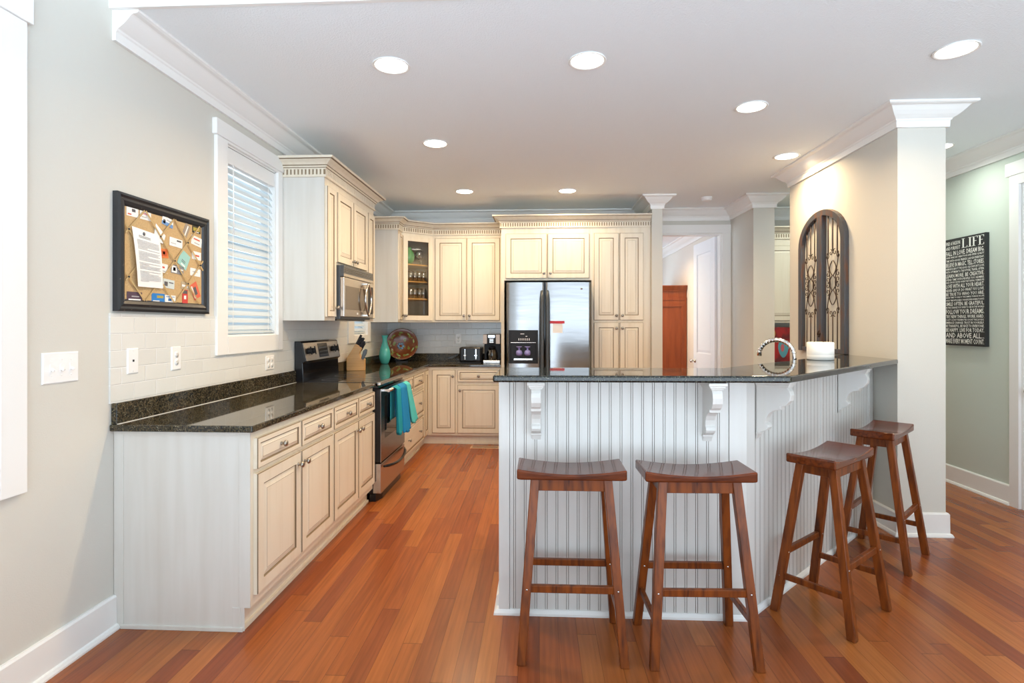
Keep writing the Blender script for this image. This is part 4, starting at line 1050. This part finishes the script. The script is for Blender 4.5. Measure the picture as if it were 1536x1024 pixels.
for dx, dz in ((0, .018), (0, -.018), (.016, 0), (-.016, 0)): m.lathe([(.013, 0), (.009, .006), (0, .008)], 14, (dx, -dp-.004, .150+dz), '-y')
m.lathe([(.007, 0), (0, .012)], 10, (0, -dp-.006, .150), '-y'); m.build('rosette', iron, t)

# ------------------------------------------------------------------ word sign in the hallway
t = thing('word_sign', 'black and white word sign hanging on the hallway wall', 'sign', (RX, 4.777, 1.187), -R90)
SW, SH = .434, .905
MB().box(-SW/2, SW/2, -.032, -.001, 0, SH).build('board', signb, t, bevel=.001)
LINES = [('FALL IN LOVE. DREAM BIG.', 1.25), ('DRINK WINE, EAT GREAT FOOD AND SPEND QUALITY', .72), ('TIME WITH GOOD FRIENDS. LAUGH EVERYDAY.', .72), ('BELIEVE IN MAGIC. TELL STORIES.', 1.2),
 ('REMINISCE ABOUT THE GOOD OLD DAYS BUT LOOK', .7), ('WITH OPTIMISM TO THE FUTURE. TRAVEL OFTEN.', .72), ('LEARN MORE. BE CREATIVE.', 1.1), ('SPEND TIME WITH PEOPLE YOU ADMIRE.', .7), ('SEIZE OPPORTUNITIES WHEN THEY REVEAL THEMSELVES', .6),
 ('LOVE WITH ALL YOUR HEART.', 1.15), ('NEVER GIVE UP. DO WHAT YOU LOVE.', .85), ('BE TRUE TO WHO YOU ARE.', .95), ('MAKE TIME TO ENJOY THE SIMPLE THINGS IN LIFE', .65), ('SPEND TIME WITH FAMILY. FORGIVE EVEN WHEN IT HURTS', .6), ('SMILE OFTEN. BE GRATEFUL.', 1.05),
 ('BE THE CHANGE YOU WISH TO SEE IN THE WORLD', .65), ('FOLLOW YOUR DREAMS.', 1.3), ('TRY NEW THINGS. WORK HARD.', .95), ("DON'T COUNT THE MINUTES COUNT THE LAUGHS.", .6), ('EMBRACE CHANGE. TRUST IN YOURSELF.', .7), ('BE THANKFUL. BE NICE TO EVERYONE.', .8), ('BE HAPPY. LIVE FOR TODAY.', 1.1), ('AND ABOVE ALL...', 1.35), ('MAKE EVERY MOMENT COUNT.', 1.3)]
vs, fs = [], []
def put_text(s, x0, x1, z0, z1, off=.012):
    cu = bpy.data.curves.new('lettering', 'FONT'); cu.body = s; cu.size = 1; cu.offset = off; cu.resolution_u = 1
    ob = bpy.data.objects.new('lettering', cu); COL.objects.link(ob)
    dg = bpy.context.evaluated_depsgraph_get(); me = bpy.data.meshes.new_from_object(ob.evaluated_get(dg))
    X = [v.co.x for v in me.vertices]; Y = [v.co.y for v in me.vertices]; a, b, c, d = min(X), max(X), min(Y), max(Y)
    o = len(vs)
    for v in me.vertices: vs.append((x0+(v.co.x-a)/(b-a)*(x1-x0), -.0325, z0+(v.co.y-c)/(d-c)*(z1-z0)))
    for p in me.polygons: fs.append([i+o for i in p.vertices])
    bpy.data.objects.remove(ob); bpy.data.curves.remove(cu); bpy.data.meshes.remove(me)
xa, xb = -SW/2+.012, SW/2-.010
zt = SH-.012; big = .088
put_text('FIND A PASSION', xa, xa+.16, zt-.036-.006, zt-.010); put_text('AND PURSUE IT', xa, xa+.16, zt-.082, zt-.052)
# LIFE in slab-serif capitals
lm = MB(); bx = xa+.175; bw = (xb-bx); zb, zh = zt-.080, zt-.002
def L_(x0, x1, z0, z1): lm.box(x0, x1, -.0332, -.0322, z0, z1)
u = bw/17; H = zh-zb; th_ = .0065
def serif(c, z, up=False, wd=2.4): L_(c-wd*u/2, c+wd*u/2, z-(.004 if up else 0), z+(0 if up else .004))
cx = bx+1.4*u; L_(cx-.5*u, cx+.5*u, zb, zh); serif(cx, zb); serif(cx, zh, True); L_(cx, bx+4.6*u, zb, zb+.004); L_(bx+4.2*u, bx+4.6*u, zb, zb+.016)
cx = bx+6.6*u; L_(cx-.5*u, cx+.5*u, zb, zh); serif(cx, zb); serif(cx, zh, True)
cx = bx+9.4*u; L_(cx-.5*u, cx+.5*u, zb, zh); serif(cx, zb); serif(cx, zh, True); L_(cx, bx+12.4*u, zh-.004, zh); L_(bx+12*u, bx+12.4*u, zh-.016, zh); L_(cx, bx+11.4*u, zb+H*.50, zb+H*.50+.004)
cx = bx+14*u; L_(cx-.5*u, cx+.5*u, zb, zh); serif(cx, zb); serif(cx, zh, True); L_(cx, bx+16.9*u, zh-.004, zh); L_(bx+16.5*u, bx+16.9*u, zh-.016, zh); L_(cx, bx+16*u, zb+H*.5, zb+H*.5+.004); L_(cx, bx+16.9*u, zb, zb+.004); L_(bx+16.5*u, bx+16.9*u, zb, zb+.016)
tot = sum(k for _, k in LINES); z = zt-.090; unit = (z-.012)/tot
for s, k in LINES:
    hh = unit*k; put_text(s, xa, xb, z-hh+.0045, z-.0025); z -= hh
lm.add(vs, fs); lm.build('lettering', signt, t, normals=False)
ms = thing('motion_sensor', 'small white motion sensor high on the hallway wall', 'sensor', (RX, 5.09, 2.46), -R90)
MB().box(-.03, .03, -.045, -.001, 0, .11).build('housing', white, ms, bevel=.006)

# ------------------------------------------------------------------ counter things
t = thing('knife_block', 'light wood knife block with black-handled knives beside the range', 'knife block', (-1.80, 5.36, .9155), radians(12))
P = [(0, 0), (.170, 0), (.170, .112), (.135, .112), (.122, .165), (.142, .220), (.086, .262), (0, .118)]
MB().prism([(x-.08, z) for x, z in P], -.055, .055, 'y').build('block', knifeblk, t, bevel=.003)
kp = [(.085, -.03, .245), (.098, .0, .236), (.110, .03, .228), (.118, -.03, .218), (.128, 0, .214), (.132, .03, .205)]
dirn = Vector((.46, 0, .89)).normalized()
for i, (x, y, z) in enumerate(kp):
    L_k = (.135, .115, .12, .095, .10, .09)[i]; a = Vector((x-.08, y, z))-dirn*.02
    k = thing('knife', ('black-handled kitchen knife standing in the wooden knife block'), 'knife', (0, 0, 0), 0, 'knives in the wooden block')
    M = Matrix.Translation((-1.80, 5.36, .9155)) @ Matrix.Rotation(radians(12), 4, 'Z'); q = M @ a; k.location = q; k.rotation_euler = (0, 0, radians(12))
    MB().beam((0, 0, 0), dirn*L_k, .016, .020, (0, 1, 0), taper=1.15).build('handle', blackp, k, bevel=.004)
    m = MB()
    for s_ in (.35, .65, .88): c = dirn*L_k*s_; m.lathe([(.003, 0), (0, .0012)], 8, (c.x, -.0088, c.z), '-y')
    m.build('rivet', nickel, k)
sc = thing('kitchen_shears', 'dark grey handled shears at the side of the knife block', 'scissors', (-1.80, 5.36, .9155), radians(12))
MB().prism([(.058, .118), (.080, .105), (.112, .165), (.120, .205), (.100, .212), (.078, .195)], -.070, -.057, 'y').build('handle', darkg, sc, bevel=.006)

t = thing('vase', 'tall turquoise glazed vase in the counter corner beside the decorative plate', 'vase', (-1.775, 6.30, .9155))
MB().lathe([(0, 0), (.038, 0), (.045, .01), (.062, .06), (.066, .10), (.060, .15), (.042, .205), (.028, .25), (.026, .285), (.036, .320), (.041, .326), (.034, .324), (.023, .285), (.025, .25), (0, .2)], 32).build('body', turq, t)

# decorative plate on a stand
pm, pt, pb = nodes('painted_plate')
tc = pt.nodes.new('ShaderNodeTexCoord'); vo = pt.nodes.new('ShaderNodeTexVoronoi'); vo.inputs['Scale'].default_value = 19
rp = pt.nodes.new('ShaderNodeValToRGB'); rp.color_ramp.elements[0].position = .0; rp.color_ramp.elements[0].color = (.10, .17, .02, 1); rp.color_ramp.elements[1].position = .5; rp.color_ramp.elements[1].color = (.17, .045, .012, 1)
q = rp.color_ramp.elements.new(.24); q.color = (.24, .30, .06, 1); q = rp.color_ramp.elements.new(.30); q.color = (.20, .055, .015, 1)
pt.links.new(tc.outputs['Object'], vo.inputs['Vector']); pt.links.new(vo.outputs['Distance'], rp.inputs[0]); pt.links.new(rp.outputs[0], pb.inputs['Base Color']); pb.inputs['Roughness'].default_value = .2
t = thing('decorative_plate', 'round brown plate painted with green leaves and a blue flower, propped in the corner', 'plate', (-1.655, 6.62, 1.128), radians(14))
pr = MB().lathe([(0, .0), (.10, 0), (.125, -.010), (.178, -.028), (.188, -.030), (.190, -.024), (.182, -.018), (.128, 0), (.10, .010), (0, .010)][::-1], 48, axis='-y', m=0)
tl = radians(-11)
def tilt(v): return [(x, y*cos(tl)-z*sin(tl), y*sin(tl)+z*cos(tl)) for x, y, z in v]
# face is the concave side: recessed well towards the wall
pr = MB().lathe([(0, -.012), (.11, -.012), (.130, 0), (.180, .020), (.189, .022), (.190, .028), (.181, .027), (.128, .008), (.108, -.004), (0, -.004)], 48, axis='-y', mm=[0]*3+[1]*2+[0]*4)
pr.v = tilt(pr.v); pr.build('dish', [pm, mk('plate_rim', (.62, .45, .22), .3)], t)
fl = MB(); 
for k in range(6):
    a = k*pi/3; fl.lathe([(.019, 0), (0, .0012)], 14, (-.015+.028*cos(a), .0035, .0+.028*sin(a)-.02), '-y', 0)
fl.lathe([(.014, 0), (0, .002)], 12, (-.015, .003, -.02), '-y', 1); fl.v = tilt(fl.v)
fl.build('flower', [mk('pale_blue_glaze', (.28, .42, .62), .2), mk('orange_glaze', (.55, .14, .03), .2)], t)
lf = MB()
for k in range(9):
    lf = MB()
    a = k*2*pi/9+.3; c = (.148*cos(a), -.012, .148*sin(a)); b = a+1.1
    P = [(c[0]+.036*cos(b)*s1+.015*sin(b)*s2, c[1]-.003, c[2]+.036*sin(b)*s1-.015*cos(b)*s2) for s1, s2 in ((-1, 0), (0, 1), (1, 0), (0, -1))]
    lf.add(P, [(0, 1, 2, 3)])
    lf.v = tilt(lf.v); lf.build('painted_leaf', MATS.get('leaf_green_glaze') or mk('leaf_green_glaze', (.20, .30, .05), .25), t, solid=.002)
s_ = tag(MB().box(-.07, .07, -.05, .10, 0, .012).tube([(-.05, -.045, .010), (-.05, -.045, .035)], .004, 8).tube([(.05, -.045, .010), (.05, -.045, .035)], .004, 8).tube([(0, .09, .01), (0, .085, .15)], .004, 8).build('plate_stand', blackp, None, (-1.655, 6.62, .9155), radians(14)), 'small black stand under the painted brown plate', 'stand')

t = thing('toaster', 'black four-slice toaster with chrome levers on the back counter', 'toaster', (-.930, 6.40, .9155))
m = MB().box(0, .262, 0, .24, .012, .188); m.build('body', mk('toaster_black', (.012, .012, .014), .22, spec=.25), t, bevel=.022, segs=4)
MB().box(.01, .252, .01, .23, 0, .014).build('base', blackp, t)
for x in (.068, .195):
    MB().box(x-.004, x+.004, -.003, .001, .055, .165).build('lever_slot', chrome, t)
    m = MB().box(x-.015, x+.015, -.022, -.003, .085, .100); m.lathe([(.011, 0), (.009, .010), (0, .011)], 14, (x, -.001, .048), '-y'); m.build('lever', chrome, t, bevel=.002)
m = MB()
for x in (.045, .095, .155, .205): m.box(x-.010, x+.010, .04, .20, .1872, .1885)
m.build('slot', darkg, t)
t = thing('coffee_maker', 'steel and black drip coffee maker beside the refrigerator panel', 'coffee maker', (-.652, 6.42, .9155))
MB().box(0, .195, 0, .22, 0, .035).build('base', steelw, t, bevel=.004)
m = MB().box(.0, .195, .13, .22, .035, .335); m.build('tower', blackp, t, bevel=.006)
m = MB().box(0, .195, -.01, .13, .225, .335); m.build('brew_head', blackp, t, bevel=.006)
m = MB().box(.0, .045, -.0125, -.0102, .228, .333); m.box(.15, .195, -.0125, -.0102, .228, .333); m.box(.06, .135, -.0125, -.0102, .30, .325, 1); m.build('steel_trim', [mk('bronze_steel', (.30, .22, .17), .35, 1), chrome], t)
m = MB()
for i in range(3): m.box(.075, .12, -.0125, -.0102, .240+.018*i, .248+.018*i)
m.build('button', nickel, t)
cf = thing('coffee_carafe', 'dark glass carafe sitting in the coffee maker', 'carafe', (-.556, 6.482, .9515))
MB().lathe([(0, 0), (.055, 0), (.062, .02), (.064, .07), (.05, .11), (.036, .135), (.034, .135), (.046, .109), (.06, .07), (.056, .01), (0, .008)], 24).build('body', carafe, cf)
MB().lathe([(.036, .1355), (.038, .15), (.02, .158), (0, .158)], 20).build('lid', blackp, cf)
MB().tube([(0, -.05, .12), (0, -.085, .11), (0, -.09, .06), (0, -.063, .035)], .007, 8).build('handle', blackp, cf)

# floor register
t = thing('floor_register', 'tan metal air register in the floor below the back cabinets', 'vent', (-.60, 6.14, .0))
MB().box(-.165, .165, -.062, .062, .0005, .005).build('frame', vent, t, bevel=.002)
m = MB()
for i in range(20): m.box(-.140+.0142*i, -.140+.0142*i+.0085, -.042, .042, .0051, .0058)
m.build('slot', ventd, t)

# ------------------------------------------------------------------ beyond
t = thing('armoire', 'tall reddish cherry armoire in the room past the open doorway', 'wardrobe', (2.355, 10.0, 0), -R90)
MB().box(-.0, 1.0, -.62, -.005, .0, 1.90).build('body', armo, t)
m = MB(); sweep(m, [(1.0, -.005), (1.0, -.62), (0, -.62), (0, -.005)][::-1], [(0, 0), (.010, 0), (.012, .02), (.02, .03), (.045, .075), (.05, .08), (.05, .095), (0, .095)], z=1.90); m.box(0, 1.0, -.62, -.005, 1.985, 1.995); m.build('cornice', armo, t)
m = MB().box(1.0, 1.012, -.62, -.54, .12, 1.76); m.box(1.0, 1.012, -.085, -.005, .12, 1.76); m.box(1.0, 1.012, -.54, -.085, 1.66, 1.76); m.box(1.0, 1.018, -.63, -.004, 1.76, 1.80); m.box(1.0, 1.016, -.63, 0, 0, .12); m.build('side_frame', armo, t)
for x in (.02, .505): MB().panel(x, x+.475, .14, 1.76, DOOR(-.62, .475, 1.6)).build('door', [armo, armo], t)
t2 = wall_unit('wall_cabinet', 'distant cream wall cabinet in the passage behind the faucet', (2.56, BY, 0), 0, .95, 1.386, [(.015, .47, 1.41, 2.27, [(.44, 1.47)]), (.48, .935, 1.41, 2.27, [(.51, 1.47)])], z1=2.355)
cab_crown('cabinet_crown', 'dentil crown moulding on the distant passage cabinet', [(2.56, BY-UD-.002), (3.51, BY-UD-.002)], 2.356)
base_unit('base_cabinet', 'distant cream base cabinet in the passage behind the pillar wall', (2.56, BY, 0), 0, .95, [('door', .015, .47, .134, .68, [(.44, .62)]), ('door', .48, .935, .134, .68, [(.51, .62)]), ('drawer', .015, .47, .714, .85, 1), ('drawer', .48, .935, .714, .85, 1)], D=.585)
slab('countertop', 'granite countertop of the distant passage cabinet below the red painting', [(2.56, 6.25), (3.51, 6.25), (3.51, BY-.001), (2.56, BY-.001)], .885, .915)
t = thing('painting', 'red painting with a blue shape leaning behind the faucet in the passage', 'painting', (2.60, 6.60, .9155))
MB().box(0, .42, 0, .025, 0, .42).build('canvas', mk('red_canvas', (.42, .012, .010), .5, mix=((9, 9, 9), (.16, .01, .01), .45, .62)), t)
m = MB(); m.prism([(.235+.058*cos(a)*(1+.25*sin(a)), .17+.105*sin(a)) for a in [2*pi*k/20 for k in range(20)]], -.002, 0, 'y'); m.build('blue_shape', mk('canvas_blue', (.10, .33, .40), .5), t)
m = MB(); m.prism([(.225+.02*cos(a), .18+.045*sin(a)) for a in [2*pi*k/14 for k in range(14)]], -.003, -.002, 'y'); m.build('pink_stroke', mk('canvas_pink', (.55, .12, .14), .5), t)
m = MB(); m.prism([(.115+.030*cos(a), .345+.05*sin(a)) for a in [2*pi*k/14 for k in range(14)]], -.002, 0, 'y'); m.build('yellow_shape', mk('canvas_yellow', (.62, .32, .02), .5), t)
